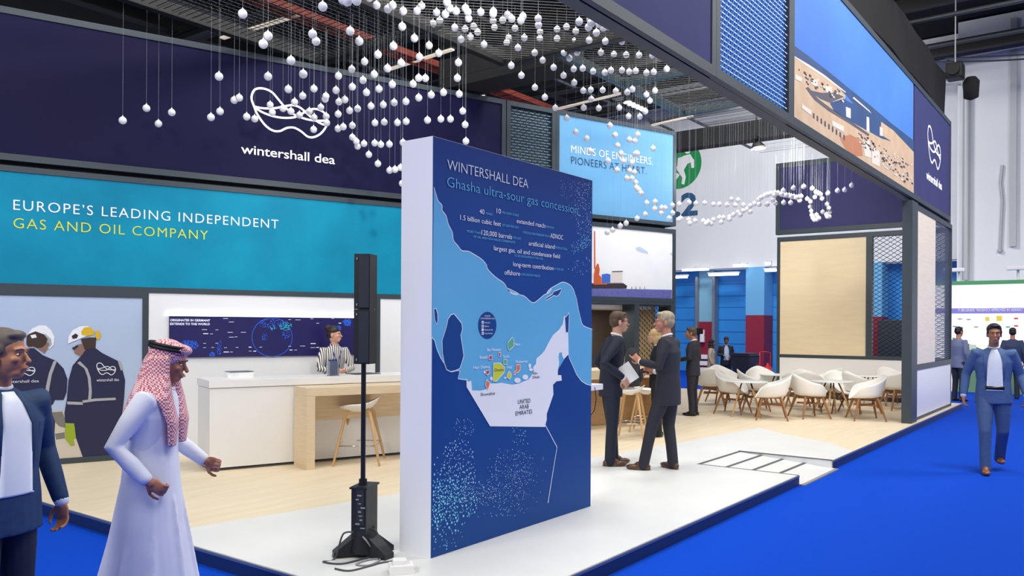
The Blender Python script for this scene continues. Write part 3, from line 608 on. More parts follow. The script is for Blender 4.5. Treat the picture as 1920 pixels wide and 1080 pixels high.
wchild(mb, 'map_print', [m_msea, mat('map_line', 'eaf4fb', .5), mat('map_land', '0d468c', .55, spec=.25), mat('map_white', 'f2f5fb', .5), mat('map_green', '5cb98d', .5), mat('map_red', 'd8435c', .5), mat('map_yellow', 'd8dd35', .5), mat('map_orange', 'ee7b4f', .5)], mp)
# dots
mb = MB(); rd = random.Random(11); DG = {}
def dots(f, c, a, b, n, r0, r1, mi, ang=0.):
    for k in range(n):
        t = rd.random() * 2 * PI; q = rd.random() ** .62 * (1.25 if rd.random() < .15 else .9); x, y = a * q * math.cos(t), b * q * math.sin(t)
        p = mpx(f(c[0] + x * math.cos(ang) - y * math.sin(ang), c[1] + x * math.sin(ang) + y * math.cos(ang)), 3)
        r_ = r0 + (r1 - r0) * rd.random() ** 1.6; key = (int(p.x / .017), int(p.z / .017))
        if any((p.x - a_) ** 2 + (p.z - b_) ** 2 < (r_ + c_ + .002) ** 2 for i in (-1, 0, 1) for j in (-1, 0, 1) for a_, b_, c_ in DG.get((key[0] + i, key[1] + j), ())): continue
        DG.setdefault(key, []).append((p.x, p.z, r_))
        if not (PXm + .01 < p.x < PXm + DXm - .01 and .13 < p.z < HM - .02): continue
        mb.add([p + Vector((r_ * math.cos(s), 0, r_ * math.sin(s))) for s in (0, 1.047, 2.094, 3.142, 4.189, 5.236)], [(0, 1, 2, 3, 4, 5)], mi)
dots(zC, (385, 640), 190, 170, 560, .004, .010, 0); dots(zC, (260, 660), 120, 190, 300, .004, .010, 0); dots(zC, (430, 430), 130, 230, 300, .003, .008, 1); dots(zC, (560, 600), 180, 90, 330, .002, .006, 1); dots(zC, (800, 470), 190, 200, 420, .002, .005, 1)
dots(zC, (840, 200), 60, 90, 40, .003, .006, 1); dots(zC, (470, 150), 80, 70, 40, .003, .005, 1); dots(zC, (330, 880), 190, 110, 60, .003, .007, 0); dots(zC, (760, 700), 150, 60, 40, .003, .005, 1)
dots(zA, (1200, 500), 70, 220, 300, .002, .007, 1); dots(zA, (1190, 730), 90, 50, 150, .003, .007, 0, -.5); dots(zA, (1120, 380), 100, 90, 120, .002, .004, 1); dots(zA, (1190, 880), 80, 60, 40, .002, .006, 1)
wchild(mb, 'dot_print', [mat('dot_cyan', '7fd0f2', .5), mat('dot_pale', 'a9cdf0', .5)], mp)
m_let = [m_txtw, mat('cyan_lettering', '62bfe6', .5), mat('dark_lettering', '3a4350', .5)]
def MT(f, s, x0, y0, x1, y1, h, mi=0, th=-.004):
    mb = MB(); put_text(mb, PM, s, f(x0, y0), f(x1, y1), h, .0085, 0, th); wchild(mb, 'lettering', m_let[mi], mp)
MT(zA, 'WINTERSHALL DEA', 333, 262, 845, 382, 19, 0, -.008); MT(zA, 'Ghasha ultra-sour gas concession', 332, 376, 1157, 540, 19, 1, -.010)
for s, x0, y0, x1, y1, h, mi in (('40', 537, 543, 568, 547, 9.3, 0), ('YEARS', 576, 549, 617, 552, 4.4, 1), ('10', 645, 539, 672, 543, 9.3, 0), ('PER CENT STAKE', 680, 546, 785, 557, 4.4, 1), ('1.5 billion cubic feet', 415, 585, 672, 618, 9.3, 0), ('OF GAS PER DAY', 680, 621, 786, 637, 4.4, 1), ('MORE THAN', 457, 660, 546, 672, 4.4, 1), ('120,000 barrels', 550, 676, 742, 703, 9.3, 0), ('PER DAY', 748, 700, 800, 708, 4.3, 1), ('OF OIL AND HIGH-VALUE CONDENSATE', 500, 695, 763, 730, 4.4, 1),
    ('extended reach', 772, 603, 952, 630, 8.6, 0), ('DRILLING', 956, 630, 1008, 637, 4, 1), ('STRONG PARTNERSHIP WITH', 810, 668, 982, 692, 4.2, 1), ('ADNOC', 985, 695, 1065, 707, 8.6, 0), ('artificial island', 848, 743, 1012, 765, 8.3, 0), ('PRODUCTION', 1017, 763, 1090, 773, 4, 1), ('largest gas, oil and condensate field', 628, 774, 1045, 824, 8.6, 0), ('TO BE DEVELOPED IN THE UAE', 757, 813, 937, 834, 4.2, 1), ('long-term contribution', 750, 876, 1003, 898, 8.6, 0), ('IN THE UAE', 1008, 897, 1068, 903, 4, 1), ('offshore', 695, 928, 792, 935, 8.8, 0), ('CONCESSION FIELDS', 797, 933, 920, 942, 4, 1)): MT(zA, s, x0, y0, x1, y1, h, mi)
for s, x0, y0, x1, y1, h, mi in (('UNITED', 892, 838, 982, 829, 7.8, 2), ('ARAB', 903, 877, 970, 869, 7.8, 2), ('EMIRATES', 875, 922, 995, 908, 7.8, 2), ('Nasr', 868, 417, 910, 417, 5.3, 0), ('Bu Haseer', 670, 457, 770, 456, 5.8, 0), ('Satah', 615, 512, 675, 511, 5.8, 0), ('Sarb', 785, 505, 828, 504, 5.3, 0), ('Mubarraz', 875, 542, 962, 541, 5.3, 0), ('Hair Dalma', 570, 584, 687, 582, 5.6, 0), ('Hail', 813, 583, 848, 583, 5.4, 0), ('Ghasha', 718, 603, 790, 602, 5.6, 2), ('Shuwaihat', 622, 778, 727, 774, 5.6, 2), ('Abu', 998, 625, 1032, 624, 5, 2), ('Dhabi', 998, 654, 1048, 653, 5, 2), ('GHASHA', 650, 207, 692, 207, 2.6, 0), ('CONCESSION HUB', 622, 226, 722, 225, 2.8, 0), ('Deep Gas', 650, 255, 690, 255, 2.6, 0), ('Hydros', 650, 281, 680, 281, 2.6, 0), ('Ghasha & Hail', 650, 307, 709, 307, 2.6, 0), ('Future Growth', 650, 333, 709, 333, 2.6, 0)): MT(zB, s, x0, y0, x1, y1, h, mi, .0)
# ------------------------------------------------------------------ stand ceiling: dark beams, wire grids, expanded metal
ZC = 5.0
def cbeam(p, q, w, h, label, name='ceiling_beam', m=m_black):
    mb = MB(); p = Vector((*p, ZC + h / 2)); q = Vector((*q, ZC + h / 2)); d = q - p; L = d.length; a = math.atan2(d.y, d.x)
    mb.box((0, 0, 0), (L, w, h), bev=.006); o = mb.build(name, m); o.location = (p + q) / 2; o.rotation_euler = (0, 0, a)
    return tag(o, label, 'beam', 'beams of the stand ceiling')
m_beam_t = mat('beam_teal_grey', '2f4048', .5, .2)
cbeam((2.4, 8.40), (7.07, 8.40), .10, .14, 'black ceiling beam along the outer side of the wire grid above the navy wall')
cbeam((7.0, 8.34), (7.0, 6.54), .10, .14, 'black ceiling beam closing the far end of the wire grid above the navy wall')
cbeam((2.4, 6.48), (8.40, 6.48), .10, .16, 'black ceiling beam along the inner side of the wire grid, ending mid ceiling')
cbeam((8.46, 6.42), (8.46, 2.98 + .25), .12, .16, 'dark ceiling beam running from the fascia to the mid ceiling corner')
cbeam((8.53, 5.70), (12.15, 5.70), .08, .12, 'grey blue ceiling beam bordering the mesh, in front of the light blue banner', m=m_beam_t)
cbeam((10.15, 5.65), (10.15, 3.23), .08, .12, 'grey blue ceiling beam between the two mesh bays', m=m_beam_t)
cbeam((12.1, 5.65), (12.1, 3.23), .08, .12, 'grey blue ceiling beam at the far end of the mesh bays', m=m_beam_t)
cbeam((9.0, 7.9), (9.0, 5.80), .55, .42, 'thick black wrapped truss beam over the middle of the stand', m=m_blackfab)
m_wire = mat('grid_wire', '1e2124', .6)
def wire_grid(x0, x1, y0, y1, s, r, label):
    mb = MB(); z = ZC + .03
    for k in range(int((x1 - x0) / s) + 1): x = x0 + k * s; mb.box((x, (y0 + y1) / 2, z), (r, y1 - y0, r))
    for k in range(int((y1 - y0) / s) + 1): y = y0 + k * s; mb.box(((x0 + x1) / 2, y, z + r), (x1 - x0, r, r))
    return tag(mb.build('ceiling_grid', m_wire), label, 'ceiling grid')
wire_grid(2.5, 6.94, 6.55, 8.33, .085, .006, 'square wire grid of the ceiling above the navy wall')
def cmesh(x0, x1, y0, y1, label):
    pl = None; mb = MB(); cw, ch, w = .11, .055, .009; rows = int((x1 - x0) / ch); cols = int((y1 - y0) / cw * 2)
    for r_ in range(rows):
        vs = []
        for k in range(cols + 1):
            y = y0 + k * cw / 2; x = x0 + r_ * ch + (ch if (k + r_) % 2 else 0)
            vs += [(x, y, ZC + .02), (x + w * .5, y, ZC + .02 + w)]
        mb.add(vs, [(2 * k, 2 * k + 1, 2 * k + 3, 2 * k + 2) for k in range(cols)])
    return tag(mb.build('ceiling_mesh', mat('ceiling_mesh', '1c1e21', .6)), label, 'ceiling mesh')
cmesh(3.0, 8.36, 3.22, 6.38, 'expanded metal ceiling panel over the map board, nearest to the camera')
cmesh(8.55, 10.08, 3.22, 5.62, 'expanded metal ceiling bay next to the fascia, nearer of the two between grey blue beams')
cmesh(10.22, 12.03, 3.22, 5.62, 'expanded metal ceiling bay next to the fascia, farther of the two between grey blue beams')
cmesh(12.17, 15.6, 3.22, 4.6, 'expanded metal ceiling strip behind the coast photo, beyond the last beam')
ga, gb = G(1290, 281, 5.0), G(1405, 247, 5.0)
cbeam((ga.x, 8.6), (ga.x, 3.2), .30, .34, 'thick dark wrapped beam crossing before the white hall wall above the exit sign', m=m_blackfab)
# black wrapped truss above the fascia with a chain hoist
def tbox(name, p, q, w, h, z, m, label, cat, group=None, sag=0.):
    mb = MB(); p = Vector((*p, z)); q = Vector((*q, z)); d = q - p; L = d.length; n_ = 14; vs = []
    rr = random.Random(int(L * 100)); rings = []
    for k in range(n_ + 1):
        x = -L / 2 + L * k / n_; j = lambda: (rr.random() - .5) * sag
        vs += [(x, -w / 2 + j(), -h / 2 + j()), (x, w / 2 + j(), -h / 2 + j()), (x, w / 2 + j(), h / 2 + j()), (x, -w / 2 + j(), h / 2 + j())]
    fs = [(4 * i + a, 4 * i + (a + 1) % 4, 4 * i + 4 + (a + 1) % 4, 4 * i + 4 + a) for i in range(n_) for a in range(4)]
    mb.add(vs, fs); mb.add(vs, [(3, 2, 1, 0), tuple(4 * n_ + a for a in range(4))])
    o = mb.build(name, m); o.location = (p + q) / 2; o.rotation_euler = (0, 0, math.atan2(d.y, d.x)); return tag(o, label, cat, group)
tbox('lighting_truss', (6.0, 3.65), (20.2, 3.65), .8, .9, 6.83, m_blackfab, 'long black fabric wrapped truss hanging above the overhead fascia', 'truss', sag=.06)
def hang(name, x, y, z0, z1, label, r=.012):
    mb = MB(); mb.cyl((0, 0, 0), (0, 0, z1 - z0), r, n=6); o = mb.build(name, m_steel); o.location = (x, y, z0); return tag(o, label, 'chain', 'hanging chains of the truss')
hp = G(1758, 165, 6.9)
ho = thing('chain_hoist', 'dark chain hoist hanging at the far end of the black wrapped truss', 'hoist', (20.48, 3.1, 7.35))
mb = MB(); mb.box((0, 0, 0), (.42, .34, .34), bev=.04); mb.cyl((-.3, 0, 0), (-.2, 0, 0), .13); mb.build('motor_body', m_black, ho)
mb = MB(); mb.lathe([(.04, -.5), (.15, -.45), (.17, -.1), (.10, .0)], (.1, -.3, -.15), 12); mb.build('chain_bag', m_blackfab, ho)
mb = MB(); mb.cyl((0, 0, .17), (0, 0, 3.1), .016, n=6); mb.build('chain', m_steel, ho)
for x_ in (11.0, 15.6): hang('truss_chain', x_, 3.65, 7.25, 10.6, 'thin steel chain holding the black truss, %s one' % ('nearer' if x_ < 12 else 'farther'))
# ------------------------------------------------------------------ hall roof: beams, cable ladders, strip lights
m_rbeam = mat('roof_steel', '17181a', .7)
def rbeam(p, q, w, h, label, name='roof_beam', m=m_rbeam, cat='beam', group='steel beams of the hall roof'):
    mb = MB(); p = Vector(p); q = Vector(q); d = q - p; L = d.length
    mb.box((0, 0, h / 2 - .02), (L, w, .04)); mb.box((0, 0, -h / 2 + .02), (L, w, .04)); mb.box((0, 0, 0), (L, .05, h - .06))
    o = mb.build(name, m); o.location = (p + q) / 2; o.rotation_euler = (0, 0, math.atan2(d.y, d.x)); return tag(o, label, cat, group)
LR = 'dark steel roof beam high under the black hall ceiling'
for y in (-4.0, 1.0, 6.0, 11.0, 16.0, 21.0): rbeam((4, y, 10.0), (27.8, y, 10.0), .35, .7, LR)
for x in (8, 12.5, 17, 21.5, 25.5): rbeam((x, -14, 9.45), (x, 26, 9.45), .2, .35, LR)
rr = random.Random(21)
def pipe(path, r, m, label, name, cat, group):
    mb = MB(); mb.tube(path, r, 6); return tag(mb.build(name, m), label, cat, group)
for k, (x, z) in enumerate(((9.6, 7.6), (13.4, 8.3), (15.2, 7.4), (18.6, 8.0), (22.4, 8.6))): pipe([(x, -10, z), (x, 24, z)], .05, mat('pipe_grey', '3d4146', .5, .3), 'thin grey service pipe crossing high under the hall roof', 'service_pipe', 'pipe', 'service pipes under the hall roof')
for k, (y, z) in enumerate(((8.5, 8.2), (10.2, 7.7), (13.1, 8.7), (15.0, 8.0))): pipe([(5, y, z), (27, y, z)], .045, MATS['pipe_grey'], 'thin grey service pipe crossing high under the hall roof', 'service_pipe', 'pipe', 'service pipes under the hall roof')
mb = MB()
for dy in (-.16, .16): mb.box((13.5, 11.5 + dy, 7.0), (19, .03, .12))
for k in range(60): mb.box((4.2 + k * .31, 11.5, 6.96), (.03, .32, .02))
for k in range(7): mb.tube([(4 + .95 * j, 11.38 + .04 * k + .015 * math.sin(j * 1.7 + k), 7.0 + .012 * math.cos(j + k)) for j in range(21)], .016, 5)
tag(mb.build('cable_ladder', mat('red_oxide', '93402e', .6, c2='7d3325', scale=6)), 'rust red cable ladder running through the dark roof behind the wire grid', 'cable ladder')
m_strip = mat('strip_lamp', 'fff6e2', .5, emit='fff0d6', es=1.1)
def strip_lamp(a, b, z, label):
    pa, pb = G(*a, z), G(*b, z); d = pb - pa; L = d.length
    t = thing('strip_lamp', label, 'lamp', (pa + pb) / 2, math.atan2(d.y, d.x), 'strip lamps under the roof')
    mb = MB(); mb.box((0, 0, .05), (L, .14, .06)); mb.build('housing', m_rbeam, t)
    mb = MB(); mb.box((0, 0, 0), (L - .04, .10, .03)); mb.build('diffuser', m_strip, t)
    mb = MB(); mb.cyl((-L * .4, 0, .05), (-L * .4, 0, 3.62), .008, n=5); mb.cyl((L * .4, 0, .05), (L * .4, 0, 3.62), .008, n=5); mb.build('hanger', m_rbeam, t)
strip_lamp((415, 72), (560, 28), 7.0, 'warm strip lamp behind the wire grid, above the navy emblem')
strip_lamp((730, 130), (850, 92), 7.0, 'warm strip lamp under the roof, left of the thick black truss beam')
strip_lamp((1030, 208), (1170, 174), 7.0, 'white strip lamp under the roof just above the light blue banner')
strip_lamp((1222, 235), (1300, 217), 7.0, 'dim strip lamp under the roof at the corner of the light blue banner')
# clusters of bright lamp heads
m_lamp = mat('lamp_face', 'ffffff', .4, emit='fffdf5', es=14)
def lamp_cluster(px, py, z, n, label, s=.11, glow=0):
    p = G(px, py, z); t = thing('lamp_cluster', label, 'lamp', p); rr = random.Random(int(px))
    mb = MB(); mb.box((0, 0, .16), (.95 if n > 1 else .2, .10, .05)); mb.cyl((0, 0, .16), (0, 0, min(10.2 - p.z, 3.0)), .015, n=6); mb.build('bracket', m_black, t)
    for k in range(n):
        x = (k - (n - 1) / 2) * (.95 / max(n, 1)) * .9
        mb = MB(); mb.cyl((x, 0, .12), (x, -.03, 0), .05, s * .75); h = mb.build('lamp_head', m_black, t)
        mb = MB(); mb.ell((x, -.035, -.005), (s * .7, s * .7, .02)); mb.build('lens', m_lamp, h)
    if glow:
        l = bpy.data.lights.new('lamp', 'POINT'); l.energy = glow; l.shadow_soft_size = .12; o = bpy.data.objects.new('lamp', l); COL.objects.link(o); o.location = p - Vector((0, 0, .2))
lamp_cluster(977, 100, 6.0, 4, 'bright cluster of lamp heads seen through the mesh above the balls', glow=90)
lamp_cluster(1189, 199, 6.2, 5, 'bright row of lamp heads above the light blue banner', .12, glow=90)
lamp_cluster(900, 182, 5.3, 1, 'small single bright lamp at the end of the thick black truss beam', .10, glow=30)
lamp_cluster(1418, 278, 4.62, 1, 'single dazzling lamp under the fascia in front of the white hall wall', .17, glow=160)
# ------------------------------------------------------------------ the wave of hanging balls
BALLS = '460,452 549,406 594,464 644,422 791,440 825,418 821,287 878,376 897,367 910,52 925,438 955,446 1005,135 987,165 1005,287 1013,394 1021,422 1061,407 1091,227 1081,335 1091,418 1105,383 1123,432 1137,278 1135,360 1160,418 1177,333 1178,441 1176,486 1203,403 1222,361 1219,372 1223,437 1225,461 1210,25 1287,-2 1302,4 1337,3 1384,-8 1412,20 1454,34 1472,20 1512,42 1581,22 1564,41 1508,100 1554,144 1172,128 1185,155 1313,117 1347,155 1475,173 1417,205 1367,231 1319,260 1453,257 1504,237 1573,214 1361,301 1403,279 1269,285 1260,339 1321,326 1374,347 1421,334 1471,317 1293,374 1271,382 1311,415 1341,408 1391,398 1437,393 1478,385 1522,381 1570,367 1617,356 1663,347 1722,353 1549,315 1570,293 1595,294 1715,293 1719,235 1645,200 1268,428 1267,483 1287,476 1321,471 1406,461 1441,458 1490,460 1523,456 1603,451 1653,447 1689,447 1735,417 1744,468 1747,530 1321,515 1336,531 1341,549 1365,539 1405,537 1428,542 1460,541 1511,535 1383,580 1417,614 1461,639 1481,636 1502,629 1508,688 1609,171 1729,148 1705,104 1624,88 1649,77 1637,47 1670,54 1686,31 1676,9 1710,42 1745,31 1754,45 1757,70 1803,46 1850,44 1849,52 1849,78 1854,103 1885,76 1903,56 1919,71 1961,62 1953,77 2018,70 2019,94 2025,120 2024,144 1744,109 1776,99 1791,121 1764,139 1815,167 1917,246 1931,107 1907,142 1900,160 1966,142 1942,180 2005,198 2035,226 2089,110 2089,145 2124,101 2159,117 2157,151 2172,81 2214,72 2217,87 2207,102 2247,90 2262,104 2285,100 2297,94 2321,101 2310,126 2236,123 2209,151 2270,155 2332,156 2387,159 2366,118 2382,132 2066,197 2076,253 2115,197 2135,219 2164,197 2151,259 2185,257 2224,268 2253,197 2302,204 2348,206 2396,207 2446,207 2268,272 2291,264 2332,264 2359,269 2384,266 2424,273 2451,270 2500,259 2499,216 2522,223 2187,340 2215,337 2260,338 2309,342 2352,346 2371,335 2424,355 2456,340 2437,378 2217,372 2189,404 2245,406 2322,404 2420,418 2357,436 2399,437 2287,471 2307,507 2391,505 2113,283 1955,283 2006,328 2043,365 2082,405 2125,443 2153,310 2159,496 2200,520 2214,567 2316,546 2360,524 2381,529 2449,557 2329,576 2382,578 2389,576 2280,603 2338,605 2370,611 2314,639 2361,641 2379,647 2350,669 2370,669 2384,685 2387,704 2395,712 2404,725 2425,761 2457,758 2455,784 2481,780 2494,781 2479,800 2521,770 2522,799 2509,819 2419,804 2389,819 2348,837 2326,847 2297,863 2277,872 2547,766 2584,759 2609,763 2642,762 2675,767 2697,767 2552,819 2544,825 2582,825 2586,838 2606,829 2637,830 2655,832 2647,840 2666,840 2675,825 2697,817 2712,817 2704,834 2742,748 2767,751 2725,769 2757,770 2787,770 2734,815 2735,823 2749,806 2766,798 2776,807 2785,792 2801,785 2813,795 2813,773 2828,765 2847,767 2845,749 2854,742 2868,734 2879,731 2890,726 2903,726 2910,726 2918,724 2904,734 2877,767 2899,751 2909,762 2937,715 2931,729 2940,731 2949,732 2959,734 2968,737 2977,738 2987,741 2995,740 3004,737 2999,752 2939,760 2965,760 2976,705 3014,700 3046,707 3060,720 3070,725 3077,729 3083,745 3056,739 3027,746 3039,756 3038,775 3042,791 3044,806 3048,817 3054,824 3062,806 3071,818 3063,823 3085,795 3101,766 3108,780 3112,795 3099,804 3110,812 3102,812 3105,725 3141,715 3168,712 3194,695'

BALLS = [tuple(int(q) / 2 for q in t.split(',')) for t in BALLS.split()]
# apparent size of some balls in the photograph gives their distance
SIZES = [(230,226,14.3),(300,230,13.5),(455,26,17.2),(410,144,15.5),(440,188,13.5),(500,75,17),(545,113,16),(506,205,13),(590,210,12.7),(605,12,17.5),(645,0,19),(657,58,16),(700,10,14.7),(754,50,15),(737,86,15),(660,131,13.5),(700,230,12.7),(670,270,12.3),(730,320,12.5),(822,100,13.8),(860,117,13.8),(812,44,13),(838,4,15.5),(872,15,14.5),(880,70,12.7),(867,234,12.8),(924,22,14.5),(925,50,12.6),(953,71,12.2),(980,31,14.3),(1009,35,14),(1012,72,12.2),(1045,60,12.5),(1107,36,15),(1078,75,12.3),(1150,48,14.3),(1155,63,12.6),(1193,79,12.3),(1033,98,12),(1150,102,11.7),(1092,128,11.7),(1180,134,11.5),(1225,104,12),(1250,129,11.7),(1130,169,11.3),(1218,180,11),(1021,183,12),(1062,222,11.3),(1180,218,10.8),(1100,260,11),(1190,265,10.5),(1157,320,11.2),(1190,343,10),(1202,362,11),(1212,380,9.6),(1228,379,11),(1260,385,9.6),(1163,423,10.2),(1194,409,9.8),(1292,380,9.2),(1303,414,9.7),(1370,374,9.4),(1378,385,8.9),(1367,408,9.5),(1400,393,9.3),(1440,365,9.3),(1484,368,9.0),(1488,352,9.3),(1520,390,8.0),(1530,411,8.3),(1553,390,8.3),(1570,357,9.2),(1597,347,9.4)]
def ball_px(x, y):
    w = s_ = 0.
    for a, b, d in SIZES:
        k = 1 / ((x - a) ** 2 + (y - b) ** 2 + 60) ** 1.6; w += k; s_ += k * d
    return s_ / w
DB = .080
m_ball = mat('ball_white', 'f4f4f6', .45, c2='ebebef', scale=60)
m_string = mat('nylon_string', 'aab2ba', .3)
mb = MB(); r_ = DB / 2
prof = [(.0005, -r_)] + [(r_ * math.cos(t), r_ * math.sin(t)) for t in np.linspace(-PI / 2 + .2, PI / 2 - .32, 10)] + [(.006, r_ + .006), (.004, r_ + .014), (.0005, r_ + .016)]
mb.lathe(prof, n=16); b0 = mb.build('hanging_ball', m_ball)
mb = MB(); mb.cyl((0, 0, 0), (0, 0, 1), .0008, n=5, caps=False); s0 = mb.build('string', m_string, b0)
REG = [(lambda x, y: x < 630, 'white ball on a string hanging before or near the white emblem of the navy wall', 'balls before the navy emblem wall'),
       (lambda x, y: x < 880 and y > 95, 'white ball on a string hanging between the emblem and the map board', 'balls left of and above the map board'),
       (lambda x, y: x < 880, 'white ball on a string high under the ceiling grid, upper middle of the view', 'balls high under the ceiling grid'),
       (lambda x, y: y < 140, 'white ball on a string hanging under the mesh ceiling beside the fascia', 'balls under the mesh ceiling by the fascia'),
       (lambda x, y: x < 1265, 'white ball on a string hanging in front of the light blue banner', 'balls before the light blue banner'),
       (lambda x, y: x < 1457, 'white ball on a string hanging before the white hall wall', 'balls before the white hall wall'),
       (lambda x, y: True, 'white ball on a string hanging before the square navy panel over the cafe', 'balls before the square navy panel')]
placed = []
for i, (x, y) in enumerate(BALLS):
    dep = FPX * DB / ball_px(x, y)
    # balls that would sit inside the slanting wall stay in front of it
    p = DEP(x, y, dep)
    for it in range(30):
        d = (p - PC.o).dot(PC.n)
        if d > .12 and all((p - q).length > DB * 1.05 for q in placed) : break
        dep -= .09; p = DEP(x, y, dep)
    placed.append(p)
    o, s_ = (b0, s0) if i == 0 else (b0.copy(), s0.copy())
    if i: COL.objects.link(o); COL.objects.link(s_); s_.parent = o
    o.location = p; s_.matrix_parent_inverse = Matrix.Identity(4); s_.location = (0, 0, r_ + .012); s_.scale = (1, 1, max(5.02 - p.z, .2))
    for f, lab, gr in REG:
        if f(x, y): tag(o, lab, 'ball', gr); break
MESHR = [(3.0, 8.36, 3.22, 6.38), (8.55, 10.08, 3.22, 5.62), (10.22, 12.03, 3.22, 5.62), (12.17, 15.6, 3.22, 4.6), (2.5, 6.94, 6.55, 8.33)]
mb = MB(); used = []
for p in placed:
    if any(a <= p.x <= b and c <= p.y <= d for a, b, c, d in MESHR): continue
    y0, y1 = (3.0, 5.72) if p.y < 5.6 and p.x > 8.5 else (5.4, 8.4)
    if p.y < 3.1: y0 = 2.95
    mb.box((p.x, (min(y0, p.y) + max(y1, p.y)) / 2, 5.02), (.003, max(y1, p.y) - min(y0, p.y), .003))
tag(mb.build('suspension_wires', m_wire), 'hair thin wires carrying the ball strings between the ceiling beams', 'wires', kind='stuff')
# ------------------------------------------------------------------ hall wall: exit sign, number, columns, doors, tubes
def uH(x, y): return PH.u_of(PH.px(x, y))
def hpx(x, y, off=.01): return PH.px(x, y, off)
es = thing('exit_sign', 'big round green sign with a white running figure painted high on the hall wall', 'sign', PH.px(1275, 310))
c = PH.px(1273, 309); rad = (PH.u_of(PH.px(1315.5, 305)) - PH.u_of(c))
mb = MB(); mb.poly([c + PH.n * .01 + PH.u * (rad * math.cos(t)) + Vector((0, 0, rad * math.sin(t))) for t in np.linspace(0, 2 * PI, 49)[:-1]]); wchild(mb, 'disc', mat('sign_green', '12914e', .6), es)
mb = MB()
def e_(pts, l=.02): mb.poly([hpx(*p, l) for p in pts])
def zE(x, y): return 1260 + x / 2.7, y / 2.7
for lq, q in enumerate(([(20, 850), (55, 790), (90, 780), (100, 790), (60, 830), (40, 870)], [(60, 790), (90, 782), (112, 810), (112, 850), (98, 850), (95, 822), (75, 830)], [(30, 800), (62, 790), (78, 830), (60, 860), (70, 895), (62, 935), (48, 930), (52, 900), (25, 860)], [(0, 905), (25, 875), (40, 885), (10, 925), (-20, 935), (-22, 918)])): e_([zE(*p) for p in q], .014 + .003 * lq)
e_([zE(78 + 14 * math.cos(t), 765 + 13 * math.sin(t)) for t in np.linspace(0, 2 * PI, 16)[:-1]]); wchild(mb, 'figure', mat('sign_white', 'f2f4f6', .6), es)
mb = MB(); put_text(mb, PH, '.2', (1264, 405), (1308, 402), 39, .01, 0, .035); tag(mb.build('hall_number', mat('number_blue', '22567f', .6)), 'large dark blue hall number painted on the white wall below the exit sign', 'sign')
# column fronts and recess
def column(x0, x1, ytop, ysplit, label, dep, m_up, x_side=None):
    t = thing('column', label, 'column', PH.px((x0 + x1) / 2, 700)); u0, u1 = uH(x0, 600), uH(x1, 600); zs = PH.px((x0 + x1) / 2, ysplit).z
    mb = MB(); mb.slab(PH, u0, u1, zs, z_w, -.75, dep); wchild(mb, 'upper_part', m_up, t)
    mb = MB(); mb.slab(PH, u0, u1, 0, zs, -.75, dep); wchild(mb, 'lower_part', mat('column_red', '8d1c37', .6), t)
    return t
column(1400, 1434.5, 491, 591, 'square hall column, pale blue above and dark red below, left of the cafe back wall', .10, mat('column_blue', '6db2e0', .6))
column(1300, 1327, 518, 603, 'recessed hall column, grey blue above and dark red below, between two blue doors', -.5, mat('column_grey', '7fb3cd', .6))
column(1633, 1655, 491, 594, 'farther hall column seen through the dark mesh strip, pale blue above and red below', .10, MATS['column_blue'])
mb = MB(); a = PH.px(1656, 600, .5); b = PH.px(1712, 600, .5); mb.box((XH - .9, (a.y + b.y) / 2, a.z / 2), (.6, abs(a.y - b.y), a.z), bev=.03); tag(mb.build('equipment_case', mat('case_dark', '2a3138', .6)), 'tall dark equipment case against the hall wall seen through the mesh strip', 'case')
mb = MB()
for x in (1298, 1330): u_ = uH(x, 600); mb.slab(PH, u_ - .05, u_ + .05, 0, PH.px(1300, 518).z, -.7, -.35)
tag(mb.build('door_rails', m_steel), 'pair of galvanised guide rails either side of the recessed column', 'rails')
mb = MB()
for y in (530, 553, 575, 599, 622, 645): 
    z = PH.px(1365, y).z; mb.slab(PH, -14.5, uH(1457, 600), z - .012, z + .012, -.80, -.785)
struct(mb, 'trim_4', mat('door_groove', '2471b8', .5))
for i, (x, y, w, h) in enumerate(((1309, 621, 6, 6), (1317, 634, 4, 11))):
    a = PH.px(x, y, -.35); mb = MB(); mb.box((0, 0, 0), (.12, .16 if i else .3, .30 if i else .22), bev=.02)
    if i: mb.box((0, -.06, .2), (.05, .04, .22)); mb.box((0, .05, .2), (.05, .04, .2))
    o = mb.build('wall_box', m_black if not i else m_white); o.location = a; tag(o, 'small black fitting on the red recessed column' if not i else 'small white call point with two prongs on the red recessed column', 'fitting')
for k, y in enumerate((669, 681, 693)):
    mb = MB(); mb.box((0, 0, 0), (.10, .32, .16), bev=.01); o = mb.build('notice', m_white); o.location = PH.px(1319, y, -.42); tag(o, 'white notice at the foot of the red recessed column, %s of three' % ('top', 'middle', 'bottom')[k], 'notice')
m_tube = mat('tube_lamp', 'ffffff', .4, emit='f4faff', es=9)
